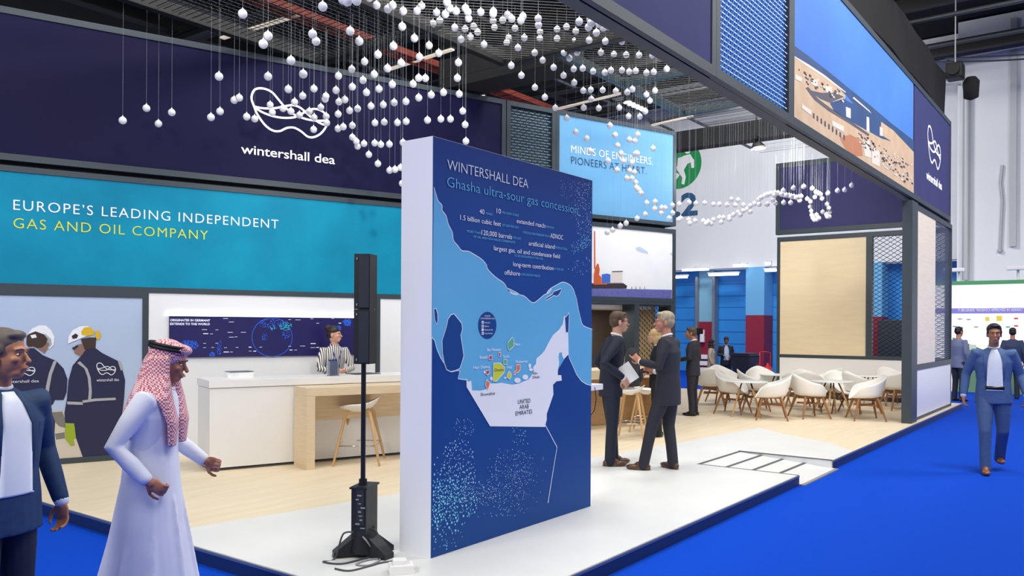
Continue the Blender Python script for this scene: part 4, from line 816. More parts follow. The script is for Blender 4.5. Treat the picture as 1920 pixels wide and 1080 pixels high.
for k, (x0, y0, x1, y1, lab) in enumerate(((1278, 508, 1330, 503, 'long fluorescent tube just under the edge of the white wall, left of the others'), (1328, 518, 1386, 511, 'long fluorescent tube hanging before the wide blue door'), (1264, 520.5, 1290, 518.5, 'fluorescent tube partly behind the ship picture frame'), (1374, 498.5, 1401, 496.5, 'short fluorescent tube close to the square red and blue column'), (1433, 495, 1446, 493.5, 'short fluorescent tube right of the square column, upper one'), (1433, 508, 1457, 506, 'fluorescent tube right of the square column, lower one'))):
    a, b = PH.px(x0, y0, .35), PH.px(x1, y1, .35); z = (a.z + b.z) / 2; t = thing('tube_lamp', lab, 'lamp', Vector((a.x, (a.y + b.y) / 2, z)), 0, 'fluorescent tubes at the hall wall')
    L = abs(a.y - b.y); mb = MB(); mb.box((0, 0, .06), (.16, L, .05)); mb.build('housing', m_white, t)
    mb = MB(); mb.cyl((0, -L / 2 + .03, 0), (0, L / 2 - .03, 0), .045); mb.build('tube', m_tube, t)
    mb = MB(); mb.box((.14, 0, .08), (.36, .05, .04)); mb.build('bracket', m_steel, t)
# pipes on the white wall at the right
for x, y0, lab in ((1812, 95, 'thick grey down pipe at the corner of the white hall wall'), (1900, 60, 'square grey conduit on the white hall wall at the right edge')):
    d = 1.115 if x < 1850 else 1.062; a = PH.px(x, 300, d); mb = MB(); zt2 = 8.9 if x < 1850 else 10.4
    z0_ = PH.px(x, 525, d).z if x < 1850 else PH.px(x, 462, d).z
    if x < 1850: mb.tube([(a.x, a.y, z0_), (a.x, a.y, zt2 - .3), (a.x, a.y + .12, zt2 - .05), (a.x, a.y + .9, zt2)], .10, 10)
    else: mb.box((a.x, a.y, (z0_ + zt2) / 2), (.1, .16, zt2 - z0_))
    tag(mb.build('down_pipe', mat('pipe_wall', 'b3b8bc', .5, .2)), lab, 'pipe')
a = PH.px(1876, 310, 1.05); mb = MB(); mb.tube([(a.x, a.y - .05, a.z), (a.x, a.y, a.z - .5), (a.x, a.y - .05, a.z - 1.0), (a.x, a.y, PH.px(1878, 470, 1.05).z)], .035, 8); mb.ell((a.x, a.y, PH.px(1878, 470, 1.05).z), .07); tag(mb.build('cable_pipe', MATS['pipe_wall']), 'thin kinked grey pipe on the white hall wall between two thicker ones', 'pipe')
mb = MB(); a = PH.px(1850, 108, 1.2); mb.box((a.x - .35, 0, a.z + .1), (.12, 44, .14)); 
for k in range(20): mb.box((a.x - .3, -20 + k * 2.2, a.z + .02), (.06, .06, .1))
tag(mb.build('cable_tray', m_steel), 'long galvanised cable tray along the top of the white hall wall', 'cable tray')
rr = random.Random(9)
for k, (ys, sag) in enumerate((((6, -6), .9), ((4, -8), .5), ((2, -9), 1.3))):
    mb = MB(); mb.tube([(24.5 + .4 * k, ys[0] + (ys[1] - ys[0]) * t, 9.3 - .3 * k - sag * 4 * t * (1 - t)) for t in np.linspace(0, 1, 24)], .022, 5); tag(mb.build('slack_cable', MATS['pipe_grey']), 'slack grey cable looping under the roof at upper right, %s of three' % ('highest', 'middle', 'lowest')[k], 'cable')
# wheeled bin
p = G(1397, 742, 0); p = Vector((20.5, 0, 0)); d_ = ray(1397, 690); tt = 21.0 / (WC[2] @ d_); p = Vector(C0 + d_ * tt); s_ = (PH.n.x * 0 + 1)
bt = thing('wheeled_bin', 'dark blue wheeled rubbish bin standing before the square red column', 'bin', (p.x, p.y, 0), R(35))
zt2 = Vector(C0 + ray(1397, 664) * tt).z
mb = MB(); mb.loft([((0, 0, .12), .24, .24), ((0, 0, .14), .26, .26), ((0, 0, zt2 - .06), .38, .38)], 4); o = mb.build('bin_body', mat('bin_navy', '131a33', .45), bt); o.data.polygons.foreach_set('use_smooth', [False] * len(o.data.polygons))
mb = MB(); mb.box((0, 0, zt2 - .03), (.58, .58, .05), R(45) * 0 and None or Euler((0, 0, R(45))).to_matrix(), bev=.02); mb.box((.0, .0, zt2 + .01), (.5, .5, .04), Euler((0, 0, R(45))).to_matrix(), bev=.02); mb.build('lid', MATS['bin_navy'], bt)
for sx in (-1, 1): mb = MB(); mb.cyl((sx * .2 - .03, .25, .1), (sx * .2 + .03, .25, .1), .1); mb.build('wheel', m_black, bt)
mb = MB(); txt_local(mb, 'BULK', (-.30 + .0, -.20, zt2 - .30), (.7, -.72, 0), .22, .07); mb.build('lettering', mat('bin_red', 'c8404a', .5), bt)
# extinguisher trolley
q = Vector(C0 + ray(1439, 700) * 20.6 / (WC[2] @ ray(1439, 700)))
et = thing('extinguisher_trolley', 'red fire extinguisher on a hand trolley beside the square red column', 'fire extinguisher', (q.x, q.y, 0), R(-40))
hz = Vector(C0 + ray(1439, 660) * 20.6 / (WC[2] @ ray(1439, 700))).z
mb = MB(); mb.lathe([(.02, .12), (.12, .13), (.13, .5), (.12, .62), (.04, .68), (.03, .74)], n=14); mb.build('cylinder', mat('fire_red', 'c21f2c', .35), et)
mb = MB(); mb.tube([(-.14, .12, .1), (-.14, .12, hz), (.05, .12, hz), (.14, .12, hz - .02), (.14, .12, .1)], .016, 6); mb.build('handle', MATS['fire_red'], et)
for sx in (-1, 1): mb = MB(); mb.cyl((sx * .18 - .02, .14, .12), (sx * .18 + .02, .14, .12), .12); mb.build('wheel', m_black, et)
# neighbouring stand at the right
XN = 24.0; PN = Plane((XN, 0, 0), (0, -1, 0), (-1, 0, 0))
un0, un1 = PN.u_of(PN.px(1784, 560)), PN.u_of(PN.px(1920, 560)) + 3.2
zn = PN.px(1850, 526).z; zb_n = .0
nt_ = thing('neighbour_stand', 'bright white backlit stand wall with green top edge across the aisle at far right', 'exhibition stand', PN.uz((un0 + un1) / 2, 0))
mb = MB(); mb.slab(PN, un0 - .8, un1, 0, zn - .1, -.3, 0); wchild(mb, 'wall', mat('lit_white', 'ffffff', .6, emit='ffffff', es=1.5), nt_)
mb = MB(); mb.slab(PN, un0 - .8, un1, zn - .1, zn, -.3, .01); wchild(mb, 'top_edge', mat('stand_green', '57a86e', .6), nt_)
mb = MB(); a, b = PN.px(1786, 588, .01), PN.px(1920, 581, .01); mb.slab(PN, un0 - .8, un1, a.z, PN.px(1786, 578).z, 0, .006); wchild(mb, 'purple_band', mat('stand_purple', '8d86d8', .6, emit='8d86d8', es=.35), nt_)
mb = MB(); put_text(mb, PN, 'P. BELGRADE “RECENTLY APPROVED BY ADNOC”', (1797, 587), (1919, 580), 5, .01, 0, .02); wchild(mb, 'lettering', m_txtw, nt_)
mb = MB()
def npx(x, y, l=1): return PN.px(x, y, .004 * l)
def np_(pts, mi, l=1): mb.poly([npx(*p, l) for p in pts], mi)
np_([(1786, 632), (1850, 658), (1850, 700), (1786, 720)], 0); np_([(1908, 655), (1960, 625), (1960, 690), (1908, 668)], 1); np_([(1786, 700), (1880, 690), (1960, 695), (1960, 760), (1786, 760)], 0)
np_([(1847, 594), (1855, 594), (1855, 602), (1847, 602)], 2); np_([(1868 + 0, 592), (1879, 592), (1879, 602), (1868, 602)], 2, 2); np_([(1817, 646), (1831, 646), (1830, 656), (1818, 656)], 3, 2)
for x, y, mi in ((1800, 598, 4), (1816, 599, 4), (1890, 613, 5), (1905, 611, 1), (1790, 612, 4), (1830, 613, 4), (1905, 597, 1)): np_([(x - 4, y - 1.5), (x + 4, y - 1.5), (x + 4, y + 1.5), (x - 4, y + 1.5)], mi, 2)
wchild(mb, 'graphics', [mat('stand_leaf', '6f9c72', .6), mat('stand_red', 'e2553f', .6), mat('stand_yellow', 'f2d64a', .6, emit='f2d64a', es=.4), mat('stand_pale', 'e3f0d4', .6), mat('stand_greytext', 'b9bec8', .6), mat('stand_tealtext', '7fb7c8', .6)], nt_)
for k, x in enumerate((1798, 1909)):
    a = PN.px(x, 520 if k == 0 else 512, -.15); t = thing('stand_spotlight', 'white arm spotlight on top of the bright stand wall, %s one' % ('left' if k == 0 else 'right'), 'lamp', (a.x, a.y, zn), 0)
    mb = MB(); mb.cyl((0, 0, -.02), (0, 0, .28), .03); mb.build('arm', m_white, t); mb = MB(); mb.box((-.05, .1 if k == 0 else 0, .3), (.2, .5, .1), bev=.02); mb.build('head', m_white, t)
# ------------------------------------------------------------------ reception counter and oak desk
ANG_C = math.atan2(-SCg, CCg)                 # direction of the slanting wall
cF = G(391, 885); zct = 1.045
ux = Vector((CCg, -SCg, 0)); uy = Vector((SCg, CCg, 0))       # along / into the wall
cback = G(364, 712, zct); cdep = (cback - G(391, 716, zct)).dot(uy); cdep = max(.55, min(.8, cdep))
LC = 4.1
ct = thing('reception_counter', 'long white reception counter in front of the video wall', 'counter', cF, ANG_C)
mb = MB(); mb.box((LC / 2, cdep / 2, (zct - .085 - ZP) / 2 + .015), (LC - .02, cdep - .02, zct - .085 - ZP - .03)); mb.build('body', m_white, ct)
mb = MB(); mb.box((LC / 2, cdep / 2, zct - ZP - .04), (LC, cdep, .08), bev=.004); mb.build('worktop', m_white, ct)
mb = MB(); mb.box((LC / 2, cdep / 2, .008), (LC - .06, cdep - .06, .016)); mb.build('plinth', m_dgrey, ct)
dF = G(575, 881.6); dl = (G(539.5, 872.2) - dF).dot(uy); vL = (G(540.7, 872) - cF); 
u_d = (dF - cF).dot(ux); v_d = (dF - cF).dot(uy); zds = PM.n.z + Plane(dF, ux, -uy).px(577, 728).z; zdu = Plane(dF, ux, -uy).px(577, 744).z
W_D = 2.6
dt = thing('oak_desk', 'pale oak desk with a thick slab top built against the white counter', 'desk', dF, ANG_C)
mb = MB(); mb.box((W_D / 2, -v_d / 2 - .003, (zds + zdu) / 2 - ZP), (W_D, -v_d - .012, zds - zdu), bev=.004); mb.build('desk_top', m_wood, dt)
mb = MB(); mb.box((.045, -v_d / 2 - .003, (zdu - ZP) / 2), (.09, -v_d - .012, zdu - ZP)); mb.build('side_panel', m_wood, dt)
mb = MB(); mb.box((W_D / 2 + .05, -v_d - .03, zdu - ZP - .15), (W_D - .1, .035, .30)); mb.build('apron', m_wood, dt)
def on_counter(px, py): return G(px, py, zct)
# papers, pen cup
mb = MB(); mb.box((0, 0, .02), (.28, .20, .04)); mb.box((.02, .01, .045), (.26, .2, .012), (0, 0, .2)); o = mb.build('brochure_stack', m_white); o.location = on_counter(447, 707) ; o.rotation_euler = (0, 0, ANG_C); tag(o, 'small stack of white brochures on the left part of the white counter', 'brochures')
mb = MB(); mb.box((0, 0, .004), (.26, .19, .008), (0, 0, .1)); o = mb.build('grey_magazine', mat('mag', '6d737c', .4)); o.location = on_counter(447, 706.2) + Vector((0.02, .01, .0525)); o.rotation_euler = (0, 0, ANG_C); tag(o, 'grey magazine lying on the brochure stack', 'magazine')
mb = MB(); mb.box((0, 0, .004), (.34, .24, .008), (0, 0, .2)); o = mb.build('paper_tray', mat('dark_paper', '3a3d44', .4)); o.location = on_counter(681, 701.0); tag(o, 'dark flat clipboard lying on the white counter right of the receptionist', 'clipboard'); o.rotation_euler = (0, 0, ANG_C)
pc = thing('pen_holder', 'clear acrylic box full of dark blue pens on the white counter', 'pen holder', on_counter(624, 704.5), ANG_C)
mb = MB(); h = .17
for sx, sy in ((-1, 0), (1, 0), (0, -1), (0, 1)): mb.box((sx * .055, sy * .055, h / 2), (.004 if sx else .11, .004 if sy else .11, h))
mb.box((0, 0, .003), (.11, .11, .006)); mb.build('acrylic_box', mat('acrylic', 'e8f2fa', .05, trans=.9), pc)
rr = random.Random(4); 
for k in range(16): 
    x, y = -.038 + .025 * (k % 4), -.038 + .025 * (k // 4); mb = MB(); mb.cyl((x, y, .008), (x + rr.uniform(-.006, .006), y + rr.uniform(-.006, .006), .17 + rr.random() * .025), .0075, n=7); mb.build('pen', mat('pen_blue', '1d3a86', .4), pc)

# ------------------------------------------------------------------ bar stools
m_shell = mat('white_shell', 'f0eee9', .42); m_oakleg = mat('oak_leg', 'cfa673', .5, c2='c19a66', scale=6, stretch=(3, 3, .6)); m_walnut = mat('walnut_leg', '9a6b42', .5, c2='8a5c36', scale=6, stretch=(3, 3, .6)); m_chrome = mat('chrome', 'd5d8db', .12, 1.0)
def make_stool(label, h, sc=1.0):
    t = thing('bar_stool', label, 'bar stool', group='bar stools with white scooped seats')
    mb = MB(); nu, nv = 22, 9; top = []; 
    for j in range(nv + 1):
        for k in range(nu):
            a = 2 * PI * k / nu; q = j / nv; x = .215 * q * math.cos(a); y = .20 * q * math.sin(a)
            z = .035 * q ** 2 + .085 * max(0, -math.sin(a) * q) ** 2.2 + .02 * max(0, abs(math.cos(a)) * q) ** 3 - .012 * max(0, math.sin(a) * q) ** 2
            top.append((x, y, z))
    bot = [(x * .96, y * .96, z - .035 + .018 * (math.hypot(x / .215, y / .2)) ** 4) for x, y, z in top]
    fs = [(j * nu + k, j * nu + (k + 1) % nu, (j + 1) * nu + (k + 1) % nu, (j + 1) * nu + k) for j in range(nv) for k in range(nu)]
    N = len(top); fs2 = [tuple(i + N for i in f[::-1]) for f in fs]; rim = [(nv * nu + k, nv * nu + (k + 1) % nu, N + nv * nu + (k + 1) % nu, N + nv * nu + k) for k in range(nu)]
    vs = [Vector((x * sc, y * sc, z * sc + h - .10 * sc)) for x, y, z in top + bot]; mb.add(vs, fs + fs2 + rim, 0, True); mb.build('seat', m_shell, t)
    zt_ = h - .12 * sc; fr = zt_ * .36
    for sx, sy in ((-1, -1), (1, -1), (1, 1), (-1, 1)):
        mb = MB(); mb.tube([(sx * .10 * sc, sy * .09 * sc, zt_ + .01), (sx * .125 * sc, sy * .115 * sc, zt_ - .03), (sx * .235 * sc, sy * .215 * sc, .002)], [.018, .019, .013], 8); mb.build('leg', m_oakleg, t)
    f = fr / zt_; rx, ry = (.235 - (.235 - .125) * f) * sc, (.215 - (.1) * f) * sc
    mb = MB(); mb.tube([(-rx, -ry, fr), (rx, -ry, fr), (rx, ry, fr), (-rx, ry, fr)], .007, 6, closed=True); mb.build('foot_ring', m_chrome, t)
    mb = MB(); mb.box((0, 0, zt_ + .012), (.22 * sc, .20 * sc, .02)); mb.build('seat_plate', m_oakleg, t)
    return t
s1 = (G(625, 868) + G(722, 868)) / 2; dd = depth_of(s1); sz = Vector(C0 + ray(676, 751) * depth_of(G(676, 867)) / (WC[2] @ ray(676, 751))).z
stool = make_stool('white seated oak bar stool at the oak desk, behind the speaker pole', sz - ZP + .03, 1.16); stool.location = (G(674, 866)); stool.rotation_euler = (0, 0, R(40))
# high oak table with stools and bag near the doorway
pt = G(1206, 800); wt = thing('high_table', 'high pale oak table with slab top and wood side in front of the doorway', 'table', (pt.x, pt.y, ZP), ANG_C)
dt_ = depth_of(pt); ztt = Vector(C0 + ray(1203, 692) * dt_).z - ZP; zub = Vector(C0 + ray(1203, 708) * dt_).z - ZP
mb = MB(); mb.box((-.35, .35, (ztt + zub) / 2), (1.9, .75, ztt - zub), bev=.004); mb.build('table_top', m_wood, wt)
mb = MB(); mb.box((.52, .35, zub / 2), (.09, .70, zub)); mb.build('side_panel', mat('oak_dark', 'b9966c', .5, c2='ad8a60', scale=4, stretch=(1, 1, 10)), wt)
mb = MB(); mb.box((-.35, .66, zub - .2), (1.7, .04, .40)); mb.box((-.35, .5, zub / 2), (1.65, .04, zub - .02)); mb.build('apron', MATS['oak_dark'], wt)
for (px, py, lab, rz) in ((1183, 822, 'oak bar stool with a dark backpack on it, right behind the man with the papers', 20), (1210, 808, 'oak bar stool under the high table, half behind the man seen from the back', 200)):
    p = G(px, py); d2 = depth_of(p); zz = Vector(C0 + ray(px, 727) * d2).z
    q = make_stool(lab, zz - ZP + .03, .95); q.location = p; q.rotation_euler = (0, 0, R(rz))
    if px == 1183: bag_p, bag_z = p, zz
# backpack standing on the stool
bp = thing('backpack', 'dark grey backpack standing upright on the bar stool behind the man with the papers', 'backpack', (bag_p.x, bag_p.y, bag_z + .025), R(-53 + 90))
dB = depth_of(bag_p); hb = Vector(C0 + ray(1183, 655) * dB).z - bag_z
m_bag = mat('bag_grey', '33343a', .8, c2='2c2d32', scale=20)
mb = MB(); mb.loft([((0, 0, 0), .15, .10), ((0, 0, .04), .20, .13), ((.01, 0, hb * .45), .19, .12), ((-.02, 0, hb * .8), .14, .09), ((-.06, 0, hb * .97), .06, .05), ((-.06, 0, hb), .02, .02)], 18); mb.build('bag_body', m_bag, bp)
mb = MB(); mb.tube([(.12, .05, hb * .8), (.22, .06, hb * .5), (.235, .05, hb * .2), (.2, .04, .03)], .014, 6); mb.build('strap', m_black, bp)
mb = MB(); mb.loft([((.0, -.11, hb * .12), .12, .03), ((.0, -.125, hb * .2), .13, .04), ((0, -.12, hb * .4), .12, .03)], 12); mb.build('front_pocket', m_bag, bp)
# shelf with laptop behind the map board
PS = Plane((PXm + DXm, 0, 0), (0, 1, 0), (1, 0, 0))
sp_ = DEP(1128, 722, depth_of((PXm + DXm + .14, PYm + DYm + .2, .9)))
zsh = sp_.z - ZP
sh_t = thing('board_shelf', 'small white shelf fixed to the right edge of the map board, carrying a laptop', 'shelf', (PXm + DXm + .002, PYm + .14, sp_.z), 0)
yb_ = .16
mb = MB(); mb.box((.12, yb_, .0), (.24, .55, .05), bev=.003); mb.box((.01, .03, -.06), (.02, .2, .1)); mb.build('shelf_board', m_white, sh_t)
mb = MB(); mb.tube([(.06, -.09, .03), (.1, -.115, .0), (.12, -.118, -.10), (.14, -.09, -.2), (.02, -.05, -.32)], .004, 5); mb.build('cable', m_black, sh_t)
lt_ = thing('laptop', 'open dark grey laptop on the small shelf at the right edge of the map board', 'laptop', (PXm + DXm + .10, PYm + .14 + yb_, sp_.z + .026), 0)
mb = MB(); mb.box((.01, 0, .006), (.16, .34, .012), bev=.003); mb.build('keyboard_base', mat('laptop_dark', '2b2e33', .45), lt_)
mb = MB(); mb.box((.085, 0, .115), (.010, .34, .23), (0, R(18), 0), bev=.003); mb.build('laptop_lid', MATS['laptop_dark'], lt_)
mb = MB(); mb.box((.122, -.13, .20), (.004, .05, .012), (0, R(18), 0)); mb.build('badge', m_white, lt_)

# ------------------------------------------------------------------ cafe chairs and tables
KZ = .92
def shell_chair(label, legm):
    t = thing('armchair', label, 'chair', group='white shell armchairs of the cafe')
    nu, nv = 40, 14; P = []
    for j in range(nv + 1):
        q = j / nv
        for k in range(nu):
            a = 2 * PI * k / nu                    # 0 = right, 90 = front (+y), 270 = back
            s_, c_ = math.sin(a), math.cos(a)
            back = max(0., -s_); side = abs(c_); front = max(0., s_)
            hgt = .38 * back ** 1.7 + .205 * side ** .6 * (1 - front ** 4) * (1 - back ** 2) - .02 * front ** 4
            r0 = min(1., q / .6); w = max(0., (q - .6) / .4)
            rx, ry = .262 + .038 * math.sin(w * PI / 2), .245 + .05 * math.sin(w * PI / 2) * back + .02 * front * w
            x = rx * r0 * c_; y = ry * r0 * s_ - (.03 * w * back); z = .045 * r0 ** 4 + hgt * w ** .9 - (.05 * front * r0 ** 3)
            P.append(Vector((x, y, (z + .40) * KZ)))
    fs = [(j * nu + k, j * nu + (k + 1) % nu, (j + 1) * nu + (k + 1) % nu, (j + 1) * nu + k) for j in range(nv) for k in range(nu)]
    me = bpy.data.meshes.new('seat_shell'); me.from_pydata(P, [], fs); bm = bmesh.new(); bm.from_mesh(me); bmesh.ops.remove_doubles(bm, verts=bm.verts[:], dist=.0005); bmesh.ops.recalc_face_normals(bm, faces=bm.faces[:])
    bmesh.ops.solidify(bm, geom=bm.faces[:], thickness=.014)
    for f in bm.faces: f.smooth = True
    bm.to_mesh(me); bm.free(); me.materials.append(m_shell); o = bpy.data.objects.new('seat_shell', me); COL.objects.link(o); o.parent = t
    for sx, sy in ((-1, -1), (1, -1), (1, 1), (-1, 1)):
        mb = MB(); mb.tube([(sx * .15, sy * .14, .405 * KZ), (sx * .17, sy * .16, .36 * KZ), (sx * .27, sy * .25, .002)], [.022, .022, .013], 8); mb.build('leg', legm, t)
    mb = MB(); z = .385 * KZ; mb.box((0, .14, z), (.34, .03, .045), bev=.006); mb.box((0, -.14, z), (.34, .03, .045), bev=.006); z = .27 * KZ; mb.box((0, 0, z), (.035, .40, .03), (0, 0, R(40)), bev=.005); mb.box((0, 0, z - .001), (.035, .40, .03), (0, 0, R(-40)), bev=.005); mb.box((0, 0, .40 * KZ), (.30, .28, .02)); mb.build('under_frame', legm, t)
    return t
RA = math.degrees(math.atan2(WC[0][1], WC[0][0]))       # heading of image right; away = RA + 90
CH = [(1446, 786, RA + 165, 'white shell armchair at front left of the cafe, facing left'),
      (1517, 783, RA + 8, 'white shell armchair in the front row centre, facing right to the second round table'),
      (1623, 787, RA + 172, 'white shell armchair at the front right of the cafe, facing left'),
      (1374, 775, RA - 35, 'white shell armchair left of the first round table, its open side towards the camera'),
      (1333, 760, RA + 75, 'white shell armchair at far left of the cafe showing its beige outer back'),
      (1355, 755, RA - 80, 'white shell armchair behind the far left one, only its white back top visible'),
      (1415, 769, RA - 10, 'white shell armchair behind the first round table, turned right'),
      (1427, 759, RA - 95, 'white shell armchair facing the camera before the dark bin'),
      (1496, 764, RA + 80, 'beige backed shell armchair in the middle of the cafe, farther of two seen from behind'),
      (1511, 770, RA + 70, 'beige backed shell armchair in the middle of the cafe, nearer of two seen from behind'),
      (1546, 762, RA + 185, 'white shell armchair against the white base of the back wall, facing left'),
      (1576, 773, RA - 88, 'white shell armchair facing the camera behind the second round table'),
      (1612, 774, RA + 20, 'white shell armchair mostly hidden behind the front right chair and the back table'),
      (1684, 768, RA + 95, 'white shell armchair at far right seen from behind beside the end wall post'),
      (1672, 759, RA - 85, 'white shell armchair behind the far right one, only its top edge visible')]
ch0 = shell_chair(CH[0][3], m_walnut)
for i, (px, py, hd, lab) in enumerate(CH):
    p = G(px, py); rz = R(hd - 90)
    if i == 0: ch0.location = p; ch0.rotation_euler = (0, 0, rz)
    else: dup(ch0, p, rz, lab)
def cafe_table(label):
    t = thing('round_table', label, 'table', group='round white cafe tables'); h = .605
    mb = MB(); mb.lathe([(.01, h - .016), (.35, h - .016), (.362, h - .010), (.362, h - .004), (.357, h), (.01, h)], n=36); mb.build('table_top', m_white, t)
    for sx, sy in ((-1, -1), (1, -1), (1, 1), (-1, 1)):
        mb = MB(); mb.tube([(sx * .105, sy * .105, h - .13), (sx * .235, sy * .235, .002)], [.018, .012], 8); lg_ = mb.build('leg', m_oakleg, t)
        mb = MB(); mb.tube([(sx * .07, sy * .07, h - .02), (sx * .11, sy * .11, h - .145)], .012, 6); mb.build('socket', m_black, lg_)
    mb = MB()
    for a in ((1, 1), (1, -1), (-1, -1), (-1, 1)):
        b = (a[1], -a[0]); mb.tube([(a[0] * .12, a[1] * .12, h - .18), (b[0] * .165, b[1] * .165, h - .34)], .0035, 5); mb.tube([(b[0] * .12, b[1] * .12, h - .18), (a[0] * .165, a[1] * .165, h - .34)], .0035, 5)
    mb.build('wire_brace', m_black, t); return t
TB = [(1399, 780, 'round white table in the left part of the cafe, nearest to the standing men'), (1560, 779, 'round white table in the front centre of the cafe with a small tray on it'), (1632, 762, 'round white table at the back right against the white wall base'), (1459, 759, 'round white table at the back, behind the front left armchair')]
tb0 = cafe_table(TB[0][2])
for i, (px, py, lab) in enumerate(TB):
    p = G(px, py)
    if i == 0: tb0.location = p; tb0.rotation_euler = (0, 0, R(20))
    else: dup(tb0, p, R(20 + 30 * i), lab)
    if i == 1:
        mb = MB(); mb.lathe([(.005, 0), (.09, 0), (.10, .012), (.085, .006), (.005, .005)], n=20); o = mb.build('tray', m_white); o.location = p + Vector((.05, .05, .605)); tag(o, 'small white round tray on the front centre table', 'tray')

# ------------------------------------------------------------------ column loudspeaker
pb = G(683, 1040); dsp = depth_of(pb)
def zsp(x, y): return Vector(C0 + ray(x, y) * dsp).z - ZP
st = thing('column_loudspeaker', 'tall black column loudspeaker on a thin pole with heavy foot, on the white floor', 'loudspeaker', pb, R(RA - 12))
m_spk = mat('speaker_black', '14161c', .45); m_spk2 = mat('speaker_grille', '1e2733', .6, c2='17202b', scale=120)
zb0, zb1 = zsp(680, 1000), zsp(680, 912)
kx = dsp / FPX
mb = MB(); w_ = 29 * kx
mb.prism([(-w_ / 2, -.10, zb0 - .02), (w_ / 2, -.10, zb0 - .02), (w_ / 2 + .0, .10, zb0 - .02), (-w_ / 2, .10, zb0 - .02)], (0, 0, zb1 - zb0 + .02)); mb.build('amplifier_body', m_spk, st)
mb = MB(); mb.box((w_ * .12, -.102, (zb0 + zb1) / 2 + .05), (w_ * .5, .006, (zb1 - zb0) * .8)); mb.build('rear_panel', mat('speaker_panel', '23262c', .5), st)
mb = MB(); rr = random.Random(2)
for k in range(9): mb.box((w_ * .12 + (rr.random() - .5) * .04, -.107, zb0 + .06 + k * (zb1 - zb0) * .085), (.012 + .02 * rr.random(), .006, .006 + .006 * rr.random()))
mb.build('labels', mat('speaker_label', '8a9097', .5), st)
mb = MB(); mb.prism([(-w_ / 2 - .01, -.11, zb1), (w_ / 2 + .01, -.11, zb1), (w_ / 2 + .01, .11, zb1), (-w_ / 2 - .01, .11, zb1)], (0, 0, .012)); mb.build('top_plate', m_spk, st)
for sx, sy in ((-1.35, -.55), (1.55, -.35), (-.6, .9), (.9, .9)):
    mb = MB(); a = Vector((0, 0, zb0 + .02)); b = Vector((sx * .13, sy * .19, .0)); d = (b - a); n_ = Vector((-d.y, d.x, 0)).normalized() * .045
    mb.add([a + n_ * 1.4 + Vector((0, 0, .03)), a - n_ * 1.4 + Vector((0, 0, .03)), b - n_ + Vector((0, 0, .035)), b + n_ + Vector((0, 0, .035)), a + n_ * 1.4 - Vector((0, 0, zb0)), a - n_ * 1.4 - Vector((0, 0, zb0)), b - n_ , b + n_], [(0, 1, 2, 3), (4, 7, 6, 5), (0, 4, 5, 1), (1, 5, 6, 2), (2, 6, 7, 3), (3, 7, 4, 0)]); mb.build('foot', m_spk, st)
mb = MB(); mb.loft([((0, 0, .03), .10, .12), ((0, 0, zb0), .085, .11), ((0, 0, zb0 + .04), w_ / 2, .10)], 16); mb.build('base_cone', m_spk, st)
xp = -.012
zc0, zc1 = zsp(672, 912), zsp(670, 680)
mb = MB(); mb.cyl((xp, 0, zb1 + .01), (xp, 0, zc1 + .05), .0125 * 1.3, n=12); mb.build('pole', mat('pole_black', '14161b', .35), st)
mb = MB(); mb.cyl((xp, 0, zb1 + .01), (xp, 0, zb1 + .05), .027, n=12); mb.build('pole_collar', m_spk, st)
for z0, z1, nm in ((zsp(675, 682), zsp(675, 581), 'lower'), (zsp(675, 580), zsp(675, 478), 'upper')):
    mb = MB(); mb.prism([(-w_ * .50, -.075, z0 + .0005), (w_ * .5, -.06, z0 + .0005), (w_ * .5, .07, z0 + .0005), (-w_ * .5, .07, z0 + .0005)], (0, 0, z1 - z0 + .002)); cb2 = mb.build('speaker_cabinet', m_spk, st)
    mb = MB(); mb.box((w_ * .16, -.072, (z0 + z1) / 2), (w_ * .64, .012, z1 - z0 - .02), (0, 0, R(8))); mb.build('back_plate', m_spk2, cb2)
    mb = MB(); mb.box((-w_ * .3, -.076, z0 + .03), (.008, .006, .015)); mb.box((w_ * .4, -.068, z0 + .03), (.008, .006, .015)); mb.box((-w_ * .3, -.076, z1 - .03), (.008, .006, .015)); mb.build('screws', MATS['speaker_label'], cb2)
m_cable = mat('cable_grey', '4a4c52', .6)
def cable(name, pts, r, label, m=m_cable):
    P = spline([tuple(G(x, y, ZP + h)) for x, y, h in pts], 6); mb = MB(); mb.tube(P, r, 6); return tag(mb.build(name, m), label, 'cable')
sk = Vector(pb)
def SPx(x, y): return tuple(Vector(C0 + ray(x, y) * (dsp - .12)))
P = spline([SPx(662, 998), SPx(650, 998), SPx(641, 1006)] + [tuple(G(x, y, ZP + .008)) for x, y in ((627, 1048), (606, 1053), (640, 1057), (680, 1048), (700, 1043))], 6); mb = MB(); mb.tube(P, .006, 6); tag(mb.build('speaker_cable', m_cable), 'dark cable plugged high in the speaker base and lying on the floor to its left', 'cable')
P = spline([SPx(680, 1006), SPx(690, 1018)] + [tuple(G(x, y, ZP + .008)) for x, y in ((704, 1040), (712, 1050), (690, 1060), (668, 1058), (690, 1050), (722, 1046))], 6); mb = MB(); mb.tube(P, .006, 6); tag(mb.build('power_cable', MATS['speaker_label']), 'pale power cable looping on the floor at the right side of the speaker base', 'cable')
cable('power_cable', [(628, 1066, .008), (655, 1070, .008), (690, 1062, .008), (715, 1055, .008), (738, 1052, .008), (746, 1049, .03)], .006, 'dark cable along the floor in front of the speaker ending in the white box')
wb_ = G(752, 1066); bx = thing('socket_box', 'white floor socket box at the near foot of the map board', 'socket box', (wb_.x - .06, wb_.y - .06, ZP), R(RA + 12))
mb = MB(); mb.box((0, 0, .028), (.15, .11, .056), bev=.006); mb.build('box_base', m_white, bx)
mb = MB(); mb.box((-.01, .0, .07), (.085, .07, .03), bev=.006); mb.build('plug', m_white, bx)
